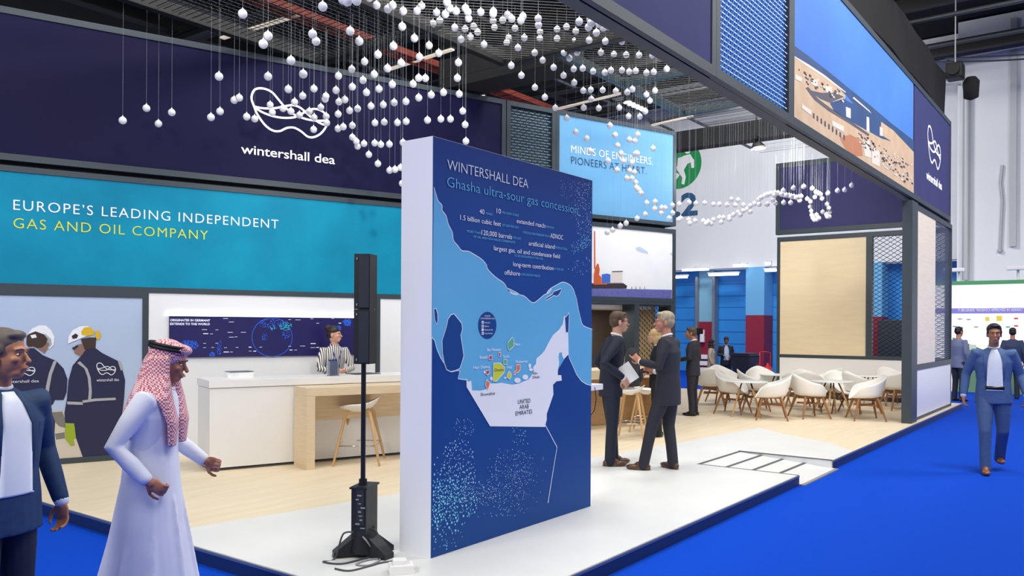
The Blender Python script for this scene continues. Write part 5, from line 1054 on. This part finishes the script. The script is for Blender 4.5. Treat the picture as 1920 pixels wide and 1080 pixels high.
# ------------------------------------------------------------------ people
def voxel_mesh(mb, name, m, vox, smooth=3, parent=None, sf=.5):
    me = bpy.data.meshes.new('tmp'); me.from_pydata(mb.v, [], mb.f); o = bpy.data.objects.new('tmp', me); COL.objects.link(o)
    bm = bmesh.new(); bm.from_mesh(me); bmesh.ops.remove_doubles(bm, verts=bm.verts[:], dist=1e-5); bmesh.ops.recalc_face_normals(bm, faces=bm.faces[:]); bm.to_mesh(me); bm.free()
    r = o.modifiers.new('r', 'REMESH'); r.mode = 'VOXEL'; r.voxel_size = vox
    if smooth: s = o.modifiers.new('s', 'SMOOTH'); s.factor = sf; s.iterations = smooth
    dg = bpy.context.evaluated_depsgraph_get(); dg.update(); me2 = bpy.data.meshes.new_from_object(o.evaluated_get(dg))
    bpy.data.objects.remove(o); bpy.data.meshes.remove(me)
    me2.name = name; me2.polygons.foreach_set('use_smooth', [True] * len(me2.polygons)); me2.materials.clear(); me2.materials.append(m)
    ob = bpy.data.objects.new(name, me2); COL.objects.link(ob)
    if parent: ob.parent = parent
    return ob
def capsule(mb, pts, rad, n=12):
    P = [Vector(p) for p in pts]; q = []; rr = []
    d = (P[0] - P[1]).normalized()
    for k in (1, .8, .45): q.append(P[0] + d * rad[0] * k); rr.append(rad[0] * math.sqrt(max(0, 1 - k * k)) + .0008)
    for i, p in enumerate(P): q.append(p); rr.append(rad[i])
    d = (P[-1] - P[-2]).normalized()
    for k in (.45, .8, 1): q.append(P[-1] + d * rad[-1] * k); rr.append(rad[-1] * math.sqrt(max(0, 1 - k * k)) + .0008)
    mb.tube(q, rr, n)
def hand(mb, w, d, pn, side, curl=.5, k=1.0, point=False):
    """w wrist, d direction of the fingers, pn = where the palm faces, side = +1 thumb to d x pn"""
    w = Vector(w); d = Vector(d).normalized(); pn = Vector(pn); pn = (pn - d * pn.dot(d)).normalized(); t = d.cross(pn) * side
    m = Matrix((t, pn, d)).transposed()
    mb.ell(w + d * .048 * k, (.041 * k, .016 * k, .056 * k), m, 12, 8); capsule(mb, [w - d * .03, w + d * .02], [.026 * k, .027 * k], 10)
    for i, (off, L) in enumerate(((.030, .075), (.010, .084), (-.010, .078), (-.029, .062))):
        c = curl * (.15 if point and i == 0 else 1) ; p = w + d * .092 * k + t * off * k; pts = [w + d * .06 * k + t * off * k * .9, p]; a = 0
        for sgl in (.42, .33, .25): a += c * 1.1; p = p + (d * math.cos(a) + pn * math.sin(a)) * L * sgl * k; pts.append(p)
        capsule(mb, pts, [.0095 * k, .0092 * k, .0085 * k, .008 * k, .007 * k], 8)
    b = w + d * .025 * k + t * .03 * k
    capsule(mb, [b, b + (t * .028 + d * .025 + pn * .012) * k, b + (t * .036 + d * .055 + pn * .02) * k, b + (t * .034 + d * .078 + pn * .026) * k], [.013 * k, .0105 * k, .0095 * k, .008 * k], 8)
SK = {k: Vector(v) for k, v in dict(pel=(0, 0, .97), waist=(0, 0, 1.10), chest=(0, -.005, 1.33), neck=(0, -.015, 1.50), head=(0, .015, 1.675),
      shL=(-.19, -.01, 1.445), elL=(-.245, -.04, 1.16), wrL=(-.245, .05, .92), shR=(.19, -.01, 1.445), elR=(.245, -.04, 1.16), wrR=(.245, .05, .92),
      hiL=(-.092, 0, .93), knL=(-.10, .015, .50), anL=(-.10, -.02, .085), hiR=(.092, 0, .93), knR=(.10, .015, .50), anR=(.10, -.02, .085)).items()}
m_skin = mat('skin_fair', 'dba88f', .55, c2='d39f86', scale=12); m_skin2 = mat('skin_tan', 'b9805f', .55, c2='b0775a', scale=12); m_skin3 = mat('skin_brown', '7a4f3a', .55)
m_shirt = mat('white_shirt', 'eef0f4', .7); m_eye = mat('eye_white', 'f0eee9', .3); m_iris = mat('iris_dark', '2c211c', .3); m_lip = mat('lip', 'b5685c', .5)
def person(label, loc, heading, H, pose=None, skin=None, jacket=None, trousers=None, shoes=None, hair=None, hairstyle='short', shirt=None, tie=None, head_yaw=0., head_pitch=0., width=1., vox=.011, hvox=.0065,
           dL=(0, .15, -1), dR=(0, .15, -1), pL=(1, 0, 0), pR=(-1, 0, 0), curl=.45, open_front=True, jlen=.80, skirt=None, point=None, group=None, lower=True, name='person', toe=None, coat_extra=None):
    s = H / 1.80; J = {k: v.copy() for k, v in SK.items()}
    for k, v in (pose or {}).items(): J[k] = Vector(v)
    root = thing(name, label, 'person', loc, R(heading - 90), group)
    S = lambda v: Vector(v) * s
    skin = skin or m_skin
    hm = Matrix.Rotation(R(head_yaw), 3, 'Z') @ Matrix.Rotation(R(head_pitch), 3, 'X')
    hc = J['head']; h = lambda x, y, z: hc + hm @ Vector((x, y, z))
    # --- body: one continuous surface
    b = MB()
    b.ell(h(0, -.012, .030), (.074, .094, .088), hm, 18, 12); b.ell(h(0, .025, -.030), (.060, .066, .085), hm, 16, 12); b.ell(h(0, .048, -.092), (.037, .040, .030), hm); b.ell(h(0, .078, .018), (.050, .020, .014), hm)
    capsule(b, [h(0, .088, .004), h(0, .104, -.022), h(0, .112, -.036)], [.008, .011, .013], 8); b.ell(h(0, .094, -.064), (.022, .013, .008), hm); b.ell(h(0, .090, -.076), (.019, .013, .008), hm)
    for sx in (-1, 1):
        b.ell(h(sx * .073, -.012, -.018), (.011, .022, .033), hm, 10, 8); b.ell(h(sx * .035, .068, -.028), (.022, .022, .018), hm, 8, 6)
    capsule(b, [J['neck'] - Vector((0, 0, .04)), J['neck'] + (hc - J['neck']) * .35, h(0, -.02, -.06)], [.062, .054, .054], 14)
    for p0, p1, w0, w1 in (('chest', 'neck', .105, .045), ('pel', 'chest', .105, .108)): b.loft([(J[p0], w0 * 1.25, w0 * .8), ((J[p0] + J[p1]) / 2, (w0 + w1) * .62, (w0 + w1) * .4), (J[p1], w1 * 1.2, w1 * .8)], 16)
    capsule(b, [J['shL'] - Vector((0, 0, .03)), J['chest'] + Vector((0, 0, .04)), J['shR'] - Vector((0, 0, .03))], [.036, .05, .036], 12)
    for sd in 'LR':
        capsule(b, [J['sh' + sd], (J['sh' + sd] + J['el' + sd]) / 2, J['el' + sd], J['el' + sd].lerp(J['wr' + sd], .4), J['wr' + sd]], [.036, .036, .033, .035, .025], 12)
        hand(b, J['wr' + sd], (dL if sd == 'L' else dR), (pL if sd == 'L' else pR), (-1 if sd == 'L' else 1) * -1, curl, 1.0, point == sd)
        if lower: capsule(b, [J['hi' + sd], J['hi' + sd].lerp(J['kn' + sd], .5), J['kn' + sd], J['kn' + sd].lerp(J['an' + sd], .4), J['an' + sd]], [.082, .070, .050, .050, .036], 12)
    b.v = [tuple(S(v)) for v in b.v]; voxel_mesh(b, 'body', skin, hvox * s, 2, root)
    # eyes and mouth
    for sx in (-1, 1):
        e = MB(); e.ell(S(h(sx * .031, .0815, -.004)), Vector((.009, .008, .0045)) * s, None, 10, 8); o = e.build('eye', m_eye, root)
        i_ = MB(); i_.ell(S(h(sx * .031, .0868, -.004)), .0052 * s, None, 8, 6); i_.build('iris', m_iris, o)
        br = MB(); capsule(br, [S(h(sx * .014, .098, .019)), S(h(sx * .032, .096, .024)), S(h(sx * .05, .082, .019))], [.0026 * s] * 3, 6); br.build('eyebrow', hair or m_iris, root)
    lp = MB(); capsule(lp, [S(h(-.02, .097, -.070)), S(h(0, .1075, -.069)), S(h(.02, .097, -.070))], [.0035 * s, .005 * s, .0035 * s], 6); lp.build('mouth', m_lip, root)
    # --- hair
    if hair:
        a = MB()
        if hairstyle == 'short':
            a.ell(h(0, -.022, .052), (.083, .099, .076), hm); a.ell(h(0, -.052, .005), (.079, .068, .078), hm); a.ell(h(0, .048, .088), (.058, .040, .026), hm)
            for sx in (-1, 1): a.ell(h(sx * .070, .014, .020), (.012, .022, .030), hm)
        elif hairstyle == 'bun':
            a.ell(h(0, -.020, .048), (.082, .102, .078), hm); a.ell(h(0, -.05, .0), (.078, .068, .075), hm); a.ell(h(0, -.088, .088), (.054, .052, .045), hm); a.ell(h(.015, -.085, .112), (.032, .032, .026), hm)
        elif hairstyle == 'bob':
            a.ell(h(0, -.022, .045), (.092, .105, .085), hm); a.ell(h(0, -.045, -.05), (.098, .085, .095), hm); a.ell(h(0, -.05, -.10), (.085, .07, .06), hm)
        elif hairstyle == 'scarf':
            a.ell(h(0, -.022, .03), (.095, .108, .105), hm); a.ell(h(0, -.04, -.08), (.105, .10, .10), hm); a.ell(h(0, -.02, -.16), (.12, .11, .06), hm)
        a.v = [tuple(S(v)) for v in a.v]; voxel_mesh(a, 'hair' if hairstyle != 'scarf' else 'headscarf', hair, .007 * s, 2, root)
    # --- trousers
    if trousers and not skirt:
        t = MB(); P = J['pel']
        t.loft([(P + Vector((0, 0, -.14)), .135, .105), (P + Vector((0, 0, -.06)), .172 * width, .122), (P + Vector((0, 0, .06)), .165 * width, .118), (P + Vector((0, 0, .12)), .155 * width, .112)], 18)
        for sd in 'LR':
            hi, kn, an = J['hi' + sd], J['kn' + sd], J['an' + sd]
            capsule(t, [hi, hi.lerp(kn, .5), kn, kn.lerp(an, .5), an + Vector((0, .005, -.03))], [.100, .090, .070, .064, .062], 14)
        t.v = [tuple(S(v)) for v in t.v]; voxel_mesh(t, 'trousers', trousers, vox * s, 3, root)
    if skirt:
        t = MB(); P = J['pel']; t.loft([(P + Vector((0, 0, -skirt[1])), skirt[2], skirt[2] * .85), (P + Vector((0, 0, -.1)), .185, .15), (P + Vector((0, 0, .12)), .155, .115)], 20)
        t.v = [tuple(S(v)) for v in t.v]; voxel_mesh(t, 'skirt', skirt[0], vox * s, 3, root)
    # --- shoes
    if lower:
        for sd in 'LR':
            an = J['an' + sd]; f = Vector((toe or {}).get(sd, (.02 * (1 if sd == 'R' else -1), 1, 0))).normalized(); q = MB(); base = Vector((an.x, an.y, 0)); g = Vector((-f.y, f.x, 0)); zz = an.z - .085
            m = Matrix((Vector((f.y, -f.x, 0)), f, Vector((0, 0, 1)))).transposed()
            q.ell(base + f * .12 + Vector((0, 0, .032 + zz)), (.046, .088, .032), m); q.ell(base - f * .02 + Vector((0, 0, .042 + zz)), (.039, .058, .042), m); q.ell(base + f * .035 + Vector((0, 0, .055 + zz)), (.040, .075, .045), m); q.ell(base + f * .055 + Vector((0, 0, .012 + zz)), (.043, .145, .012), m)
            q.v = [tuple(S((v[0], v[1], max(v[2], zz + .001)))) for v in q.v]; voxel_mesh(q, 'shoe', shoes or m_black, .007 * s, 2, root)
    # --- jacket / upper clothing
    if jacket:
        c = MB(); up = [J['pel'].lerp(J['waist'], .0) + Vector((0, 0, jlen - .97)), J['pel'], J['waist'], J['chest'], J['chest'].lerp(J['neck'], .62), J['neck'] + Vector((0, 0, .005))]
        w = width; dims = [(.190 * w, .138), (.183 * w, .134), (.172 * w, .122), (.198 * w, .132), (.172 * w, .098), (.072, .068)]
        c.loft([(p, a_, b_) for p, (a_, b_) in zip(up, dims)], 22)
        for sd in 'LR':
            sh, el, wr = J['sh' + sd], J['el' + sd], J['wr' + sd]; dd = (wr - el).normalized()
            capsule(c, [J['chest'].lerp(J['neck'], .55) + (sh - J['neck']) * .35, sh + Vector((0, 0, -.012)), sh.lerp(el, .5), el, el.lerp(wr, .5), wr - dd * .022], [.070, .066 * w, .060, .053, .049, .041], 14)
        c.v = [tuple(S(v)) for v in c.v]; jk = voxel_mesh(c, 'jacket' if open_front else 'top', jacket, vox * s, 3, root)
        bvh = BVHTree.FromPolygons([tuple(v.co) for v in jk.data.vertices], [tuple(p.vertices) for p in jk.data.polygons])
        def on(x, z, off, back=False):
            o_ = Vector((x * s, (-.8 if back else .8) * s, z * s)); hit = bvh.ray_cast(o_, Vector((0, 1 if back else -1, 0)))
            y = hit[0].y if hit[0] is not None else 0.; return Vector((x * s, y + (-off if back else off), z * s))
        def patch(name, prof, m, off, parent=root, th=.004):
            """prof: list of (z, x0, x1) rows, top to bottom"""
            q = MB(); n = 8; F, B = [], []
            for z, x0, x1 in prof:
                for k in range(n + 1):
                    p = on(x0 + (x1 - x0) * k / n, z, off); F.append(p); B.append(p - Vector((0, th + off, 0)))
            N = len(F); R_ = len(prof); fs = [(i * (n + 1) + k, i * (n + 1) + k + 1, (i + 1) * (n + 1) + k + 1, (i + 1) * (n + 1) + k) for i in range(R_ - 1) for k in range(n)]
            rim = [i for i in range(n + 1)] + [i * (n + 1) + n for i in range(1, R_)] + [(R_ - 1) * (n + 1) + k for k in range(n - 1, -1, -1)] + [i * (n + 1) for i in range(R_ - 2, 0, -1)]
            q.add(F + B, fs + [tuple(i + N for i in f[::-1]) for f in fs] + [(rim[i], rim[(i + 1) % len(rim)], N + rim[(i + 1) % len(rim)], N + rim[i]) for i in range(len(rim))], 0, True); return q.build(name, m, parent)
        nz = J['neck'].z; nx = J['neck'].x
        col_ = MB(); k_ = [J['neck'] + Vector((.056 * math.cos(t), .056 * math.sin(t) + .006, .016 - .018 * math.sin(t))) for t in np.linspace(0, 2 * PI, 25)[:-1]]
        if shirt:
            col_.tube([S(p) for p in k_], .013 * s, 8, closed=True); col_.build('collar', shirt, root)
            if open_front:
                vz = J['waist'].z + (.02 if open_front != 'wide' else -.10); wd_ = .055 if open_front != 'wide' else .085
                patch('shirt_front', [(nz - .015, nx - .030, nx + .030), (nz - .06, nx - wd_, nx + wd_), (J['chest'].z + .03, nx - wd_ * .9, nx + wd_ * .9), ((vz + J['chest'].z) / 2, nx - wd_ * .55, nx + wd_ * .55), (vz, nx - .006, nx + .006)] if open_front != 'wide' else [(nz - .015, nx - .030, nx + .030), (nz - .07, nx - .06, nx + .06), (J['chest'].z, nx - .08, nx + .08), (vz, nx - .085, nx + .085), (J['pel'].z + .02, nx - .10, nx + .10)], shirt, .006)
                for sx in (-1, 1): patch('lapel', [(nz - .02, nx + sx * .038, nx + sx * .066), (nz - .08, nx + sx * (wd_ + .003), nx + sx * (wd_ + .048)), (J['chest'].z, nx + sx * wd_ * .85, nx + sx * (wd_ * .9 + .035)), (vz + .03, nx + sx * wd_ * .2, nx + sx * (wd_ * .2 + .014))] if open_front != 'wide' else [(nz - .02, nx + sx * .038, nx + sx * .066), (nz - .09, nx + sx * .062, nx + sx * .115), (J['chest'].z, nx + sx * .078, nx + sx * .118), (J['waist'].z, nx + sx * .082, nx + sx * .094)], jacket, .011)
                for sd in 'LR':
                    el, wr = J['el' + sd], J['wr' + sd]; dd = (wr - el).normalized(); q = MB(); capsule(q, [S(wr - dd * .035), S(wr - dd * .004)], [.037 * s, .036 * s], 12); q.build('cuff', shirt, root)
            if tie: patch('tie', [(nz - .03, nx - .016, nx + .016), (nz - .06, nx - .016, nx + .016), (J['chest'].z, nx - .03, nx + .03), (vz + .02 if open_front else J['waist'].z, nx - .012, nx + .012)], tie, .014)
        root['_on'] = 0
        del root['_on']
        return root, J, s, on, patch, h
    return root, J, s, None, None, h
def p_height(px, foot_y, top_y, zf):
    p = G(px, foot_y, zf); d = depth_of(p); return p, Vector(C0 + ray(px, top_y) * d).z - zf
m_suit_n = mat('suit_navy', '1a2236', .8, c2='161d30', scale=40); m_suit_c = mat('suit_charcoal', '2b2c38', .8, c2='262733', scale=40); m_suit_b = mat('suit_blue', '4d6a9b', .8, c2='456191', scale=40)
m_brown = mat('brown_leather', '5a3c2c', .35); m_blackl = mat('black_leather', '17171a', .25); m_tanl = mat('tan_leather', '8a5230', .35)
m_hbr = mat('hair_brown', '5d4a39', .6, c2='4b3a2c', scale=40, stretch=(1, 1, .3)); m_hgr = mat('hair_grey', 'b3a68e', .6, c2='94876f', scale=40, stretch=(1, 1, .3)); m_hbl = mat('hair_black', '1d1613', .5); m_hbd = mat('hair_blond', 'd9bd82', .6, c2='c4a468', scale=40, stretch=(1, 1, .3))

# man with papers on the left of the talking pair
p, hh = p_height(1144, 872, 582, ZP)
r_, J, s, on, patch, h = person('man in navy suit and glasses holding papers on his hip, facing right', p, RA + 6, hh, dict(head=(0, .10, 1.67), neck=(0, .06, 1.50), chest=(0, .025, 1.33), shL=(-.19, .04, 1.445), shR=(.19, .04, 1.445), elR=(.30, -.15, 1.20), wrR=(.235, .09, 1.03), elL=(-.28, -.10, 1.18), wrL=(-.22, .10, 1.0), anR=(.09, -.03, .085), anL=(-.11, .06, .085), knL=(-.11, .04, .5), knR=(.1, .0, .5)),
    m_skin, m_suit_n, m_suit_n, m_brown, m_hbr, shirt=m_shirt, tie=m_suit_n, dR=(-.25, .55, -.8), pR=(-.9, -.2, 0), dL=(.3, .6, -.6), head_yaw=4)
g = MB()
for sx in (-1, 1):
    rim = [h(sx * .033 + .021 * math.cos(t), .103 - .10 * abs(sx * .033 + .021 * math.cos(t)) ** 1.3 * 1.5, -.003 + .015 * math.sin(t)) * s for t in np.linspace(0, 2 * PI, 17)[:-1]]; g.tube(rim, .002, 5, closed=True)
    g.tube([h(sx * .054, .094, .001) * s, h(sx * .076, .05, .004) * s, h(sx * .078, -.01, .0) * s], .0022, 5)
g.tube([h(-.012, .10, .002) * s, h(.012, .10, .002) * s], .002, 5); g.build('glasses', m_black, r_)
q = MB(); a = (J['wrR'] + Vector((-.05, .07, .05))) * s; q.box(a, (.012, .16 * s, .22 * s), (R(35), 0, R(-20))); o = wchild(q, 'tmp', m_white, r_) if False else q.build('held_papers', m_white, r_); o.name = 'paper_sheaf'
q = MB(); q.tube([S_ * s for S_ in (Vector((-.05, .06, 1.52)), Vector((-.045, .135, 1.38)), Vector((.03, .155, 1.12)), Vector((.05, .15, 1.38)), Vector((.05, .05, 1.52)))], .005, 6); q.box(Vector((.06, .165, 1.06)) * s, (.085 * s, .006, .12 * s), (0, 0, R(-25))); q.build('name_badge', mat('badge_pale', 'dfe2ea', .5), r_)
# man seen from the back, grey hair
p, hh = p_height(1252, 882, 582, ZP)
r_, J, s, on, patch, h = person('grey haired man in charcoal suit seen from behind, gesturing with a raised hand', p, RA + 152, hh, dict(head=(.0, .05, 1.67), neck=(0, .015, 1.50), chest=(0, .0, 1.33), elL=(-.27, .02, 1.18), wrL=(-.16, .27, 1.22), elR=(.27, .0, 1.17), wrR=(.20, .22, 1.10), anL=(-.12, .24, .085), knL=(-.12, .15, .5), anR=(.12, -.03, .085), knR=(.12, .03, .49)),
    m_skin2 if False else mat('skin_ruddy', 'c98d72', .55, c2='bd8169', scale=12), m_suit_c, m_suit_c, m_brown, m_hgr, shirt=m_shirt, tie=None, dL=(.15, .75, .55), pL=(.8, -.2, -.2), dR=(-.2, .8, .3), head_yaw=22, width=1.02, jlen=.74, curl=.55, point='L', toe=dict(L=(-.15, 1, 0), R=(.55, 1, 0)))
# blond woman between them, at the high table
p, hh = p_height(1232, 818, 614, ZP)
person('blond woman in black top and trousers beside the high table, behind the talking men', p, RA + 165, hh, dict(head=(0, .05, 1.66), wrL=(-.20, .25, 1.08), wrR=(.2, .2, 1.05), elL=(-.25, .0, 1.17)), m_skin, mat('black_cloth', '17171c', .85), mat('black_trousers', '18181d', .85), m_blackl, m_hbd, 'bob', m_shirt, open_front=False, head_yaw=10, width=.92, dL=(0, .9, -.2), dR=(0, .9, -.2))
# man in dark suit further back
p, hh = p_height(1299, 779, 612, ZP)
person('dark haired man in navy suit seen from behind, near the far left cafe chairs', p, RA + 150, hh, dict(head=(0, .05, 1.665), wrL=(-.14, .24, 1.12), elL=(-.25, .0, 1.17)), m_skin2, m_suit_c, m_suit_c, m_blackl, m_hbr, shirt=m_shirt, head_yaw=15, width=1.05, vox=.014, hvox=.009, dL=(.2, .9, 0))
# man in blue suit walking on the carpet
p, hh = p_height(1862, 885, 606, 0)
r_, J, s, on, patch, h = person('man in blue suit and white shirt striding towards the camera on blue carpet', p, math.degrees(math.atan2(-p.y, -p.x)) + 6, hh, dict(head=(0, .04, 1.675), anR=(.10, .18, .085), knR=(.10, .16, .50), anL=(-.10, -.30, .16), knL=(-.10, .0, .50), elL=(-.29, -.06, 1.17), wrL=(-.33, .10, .95), elR=(.29, -.05, 1.17), wrR=(.32, .02, .92), shL=(-.195, .0, 1.445), shR=(.195, .0, 1.445)),
    m_skin2, m_suit_b, mat('trouser_blue', '45618f', .8, c2='3f5a86', scale=40), m_tanl, m_hbl, shirt=mat('pale_shirt', 'dfe6f2', .7), open_front='wide', width=1.06, jlen=.83)
patch('belt', [(1.045, -.10, .10), (1.005, -.10, .10)], m_blackl, .012)
# two visitors at the hall wall
for px, foot, top, lab, hd, kw in ((1334, 733, 636, 'woman in dark headscarf and beige robe by the blue hall wall', RA - 20, dict(jacket=mat('beige_robe', 'b3a48f', .85), skirt=(mat('beige_skirt', '9d9080', .85), .86, .24), hair=mat('dark_scarf', '1b1a1f', .85), hairstyle='scarf', open_front=False, trousers=None)),
                            (1361, 737, 630, 'man in dark suit looking at his phone by the blue hall wall', RA - 95, dict(jacket=m_suit_n, trousers=m_suit_n, hair=m_hbl, shirt=mat('blue_shirt', 'a9bde0', .7), open_front='wide', pose=dict(wrR=(.08, .25, 1.15), wrL=(-.08, .25, 1.13), head=(0, .06, 1.66)), head_pitch=-18))):
    d = 21.6; q = Vector(C0 + ray(px, 690) * d / (WC[2] @ ray(px, 690))); q.z = 0; hh = Vector(C0 + ray(px, top) * d / (WC[2] @ ray(px, top))).z
    person(lab, q, hd, hh, kw.pop('pose', None), m_skin3, shoes=m_blackl, vox=.018, hvox=.011, **kw)
bg_ = None
# receptionist behind the counter
d_r = depth_of(cF + ux * 1.9 + uy * (cdep + .45)); q = Vector(C0 + ray(624, 650) * d_r / (WC[2] @ ray(624, 650))); top = Vector(C0 + ray(622, 619) * d_r / (WC[2] @ ray(622, 619))).z
q.z = ZP; Hr = 1.62
m_stripe = mat('striped_blouse', 'f1ede8', .7, c2='4b4248', scale=13, kind='wave', stretch=(1, .25, 0))
sink = Hr + ZP - top
r_, J, s, on, patch, h = person('receptionist with dark hair bun and striped blouse leaning on the white counter', q, RA - 55, Hr - sink * .55, dict(head=(.02, .10, 1.66), neck=(0, .06, 1.49), chest=(0, .03, 1.32), shL=(-.175, .05, 1.43), shR=(.175, .05, 1.43), elL=(-.25, .12, 1.15), wrL=(-.05, .33, 1.13), elR=(.25, .12, 1.15), wrR=(.06, .34, 1.14)),
    m_skin, m_stripe, m_suit_n, m_blackl, mat('hair_darkbrown', '2a1d18', .5), 'bun', m_stripe, open_front=False, head_yaw=50, width=.92, dL=(1, .35, 0), dR=(-1, .4, .1), pL=(0, 0, -1), pR=(0, 0, -1), curl=.5)
q2 = MB(); q2.tube([v * s for v in (Vector((-.055, .05, 1.50)), Vector((-.06, .16, 1.40)), Vector((.0, .185, 1.20)), Vector((.06, .16, 1.40)), Vector((.055, .05, 1.50)))], .006, 6); q2.box(Vector((0, .19, 1.17)) * s, (.05, .006, .07)); q2.build('lanyard', mat('lanyard_blue', '26407c', .6), r_)
# visitor in white robe and headscarf, walking past close to the camera
dA = 4.25; q = Vector(C0 + ray(284, 860) * dA / (WC[2] @ ray(284, 860))); top = Vector(C0 + ray(318, 632) * dA / (WC[2] @ ray(318, 632))).z; q.z = 0
m_robe = mat('white_robe', 'dfe3f1', .85, c2='d6dbec', scale=5); m_ghutra = mat('checked_scarf', 'b04a5c', .85, c2='ead0d6', scale=105, kind='checker')
r_, J, s, on, patch, h = person('man in white robe and red checked headscarf walking right, close to the camera', q, RA + 6, top, dict(head=(0, .10, 1.655), neck=(0, .06, 1.49), chest=(0, .02, 1.33), waist=(0, .0, 1.10), shL=(-.19, .045, 1.44), shR=(.19, .02, 1.44), elR=(.27, -.12, 1.18), wrR=(.25, .06, .98), elL=(-.26, .04, 1.17), wrL=(-.20, .26, 1.02), anR=(.09, -.10, .085), knR=(.09, .03, .5), anL=(-.09, .16, .085), knL=(-.09, .12, .5)),
    mat('skin_arab', 'a9725a', .55, c2='9f6953', scale=12), m_robe, None, m_tanl, None, width=1.1, open_front=False, jlen=.85, head_pitch=-12, dR=(-.1, .7, -.5), dL=(.2, .8, -.2), curl=.8, vox=.010, hvox=.006, shirt=m_robe)
t = MB(); t.loft([(Vector((.0, -.02, .07)), .235, .33), (Vector((0, -.02, .35)), .235, .27), (Vector((0, -.015, .70)), .225, .20), (Vector((0, 0, .95)), .212, .160), (Vector((0, 0, 1.12)), .195, .145), (Vector((0, .01, 1.25)), .19, .14)], 28)
for k in range(9):
    a = k * 2 * PI / 9 + .3; t.tube([(.225 * math.cos(a) * 1.0, .32 * math.sin(a) - .02, .08), (.23 * math.cos(a + .1), .26 * math.sin(a + .1) - .02, .4), (.2 * math.cos(a + .16), .17 * math.sin(a + .16), .85)], [.034, .026, .008], 8)
t.v = [tuple(Vector(v) * s) for v in t.v]; voxel_mesh(t, 'robe_skirt', m_robe, .011 * s, 3, r_)
a = MB(); hm = Matrix.Rotation(R(-12), 3, 'X')
hh_ = lambda x, y, z: J['head'] + hm @ Vector((x, y, z))
a.ell(hh_(0, -.02, .045), (.093, .112, .088), hm); a.ell(hh_(0, -.06, -.04), (.098, .085, .11), hm); a.ell(hh_(0, .055, .082), (.078, .062, .034), hm)
a.loft([(Vector((0, -.06, 1.20)), .17, .06), (Vector((0, -.05, 1.36)), .19, .10), (Vector((0, -.005, 1.47)), .175, .105), (Vector((0, .02, 1.56)), .112, .10), (Vector((0, .05, 1.66)), .09, .10)], 24)
for sx in (-1, 1): a.loft([(Vector((sx * .10, .15, 1.16)), .05, .02), (Vector((sx * .105, .155, 1.30)), .07, .028), (Vector((sx * .115, .105, 1.44)), .075, .05), (Vector((sx * .088, .07, 1.58)), .03, .06), (Vector((sx * .085, .075, 1.68)), .022, .055)], 14)
a.v = [tuple(Vector(v) * s) for v in a.v]; voxel_mesh(a, 'headscarf', m_ghutra, .008 * s, 2, r_)
ag = MB()
for dz in (0, .018): ag.tube([(hh_(.093 * math.cos(t), .113 * math.sin(t) - .018, .075 + dz) ) * s for t in np.linspace(0, 2 * PI, 33)[:-1]], .011 * s, 8, closed=True)
ag.build('head_cord', m_black, r_)
# man at the left edge, cut by the frame
dM = 3.55; q = Vector(C0 + ray(-4, 860) * dM / (WC[2] @ ray(-4, 860))); top = Vector(C0 + ray(0, 612) * dM / (WC[2] @ ray(0, 606))).z; q.z = 0
person('man in navy jacket over a pale shirt passing at the left edge of the view', q, math.degrees(math.atan2(-q.y, -q.x)) + 38, top, dict(head=(0, .05, 1.67), elL=(-.30, -.05, 1.17), wrL=(-.30, .07, .90), elR=(.27, -.05, 1.17), wrR=(.26, .05, .91), shL=(-.21, .0, 1.43), shR=(.21, .0, 1.43), chest=(0, .0, 1.33)),
    m_skin2, mat('jacket_navy', '143a66', .75, c2='10325a', scale=30), mat('trouser_navy', '0f1b36', .8), m_blackl, mat('hair_greybrown', '5e5650', .6), shirt=mat('pale_shirt', 'dfe6f2', .7), open_front='wide', width=1.18, jlen=.80, vox=.009, hvox=.006, head_yaw=18)
# passers-by near the bright stand
for px, foot, top_, lab, hd, kw in ((1797, 752, 612, 'visitor in slate blue shirt and dark trousers half hidden behind the end wall', RA + 20, dict(jacket=mat('slate_shirt', '6a7396', .8), trousers=mat('dark_trousers', '1f2433', .8), hair=m_hbl, open_front=False)),
                                (1898, 748, 614, 'visitor in dark clothes standing behind the man in blue suit at far right', RA + 60, dict(jacket=mat('dark_blue_cloth', '33405e', .8), trousers=mat('dark_trousers', '1f2433', .8), hair=m_hbl, open_front=False))):
    p, hh = p_height(px, foot, top_, 0); person(lab, p, hd, hh, None, m_skin2, shoes=m_blackl, vox=.016, hvox=.010, **kw)
bpy.context.view_layer.update()
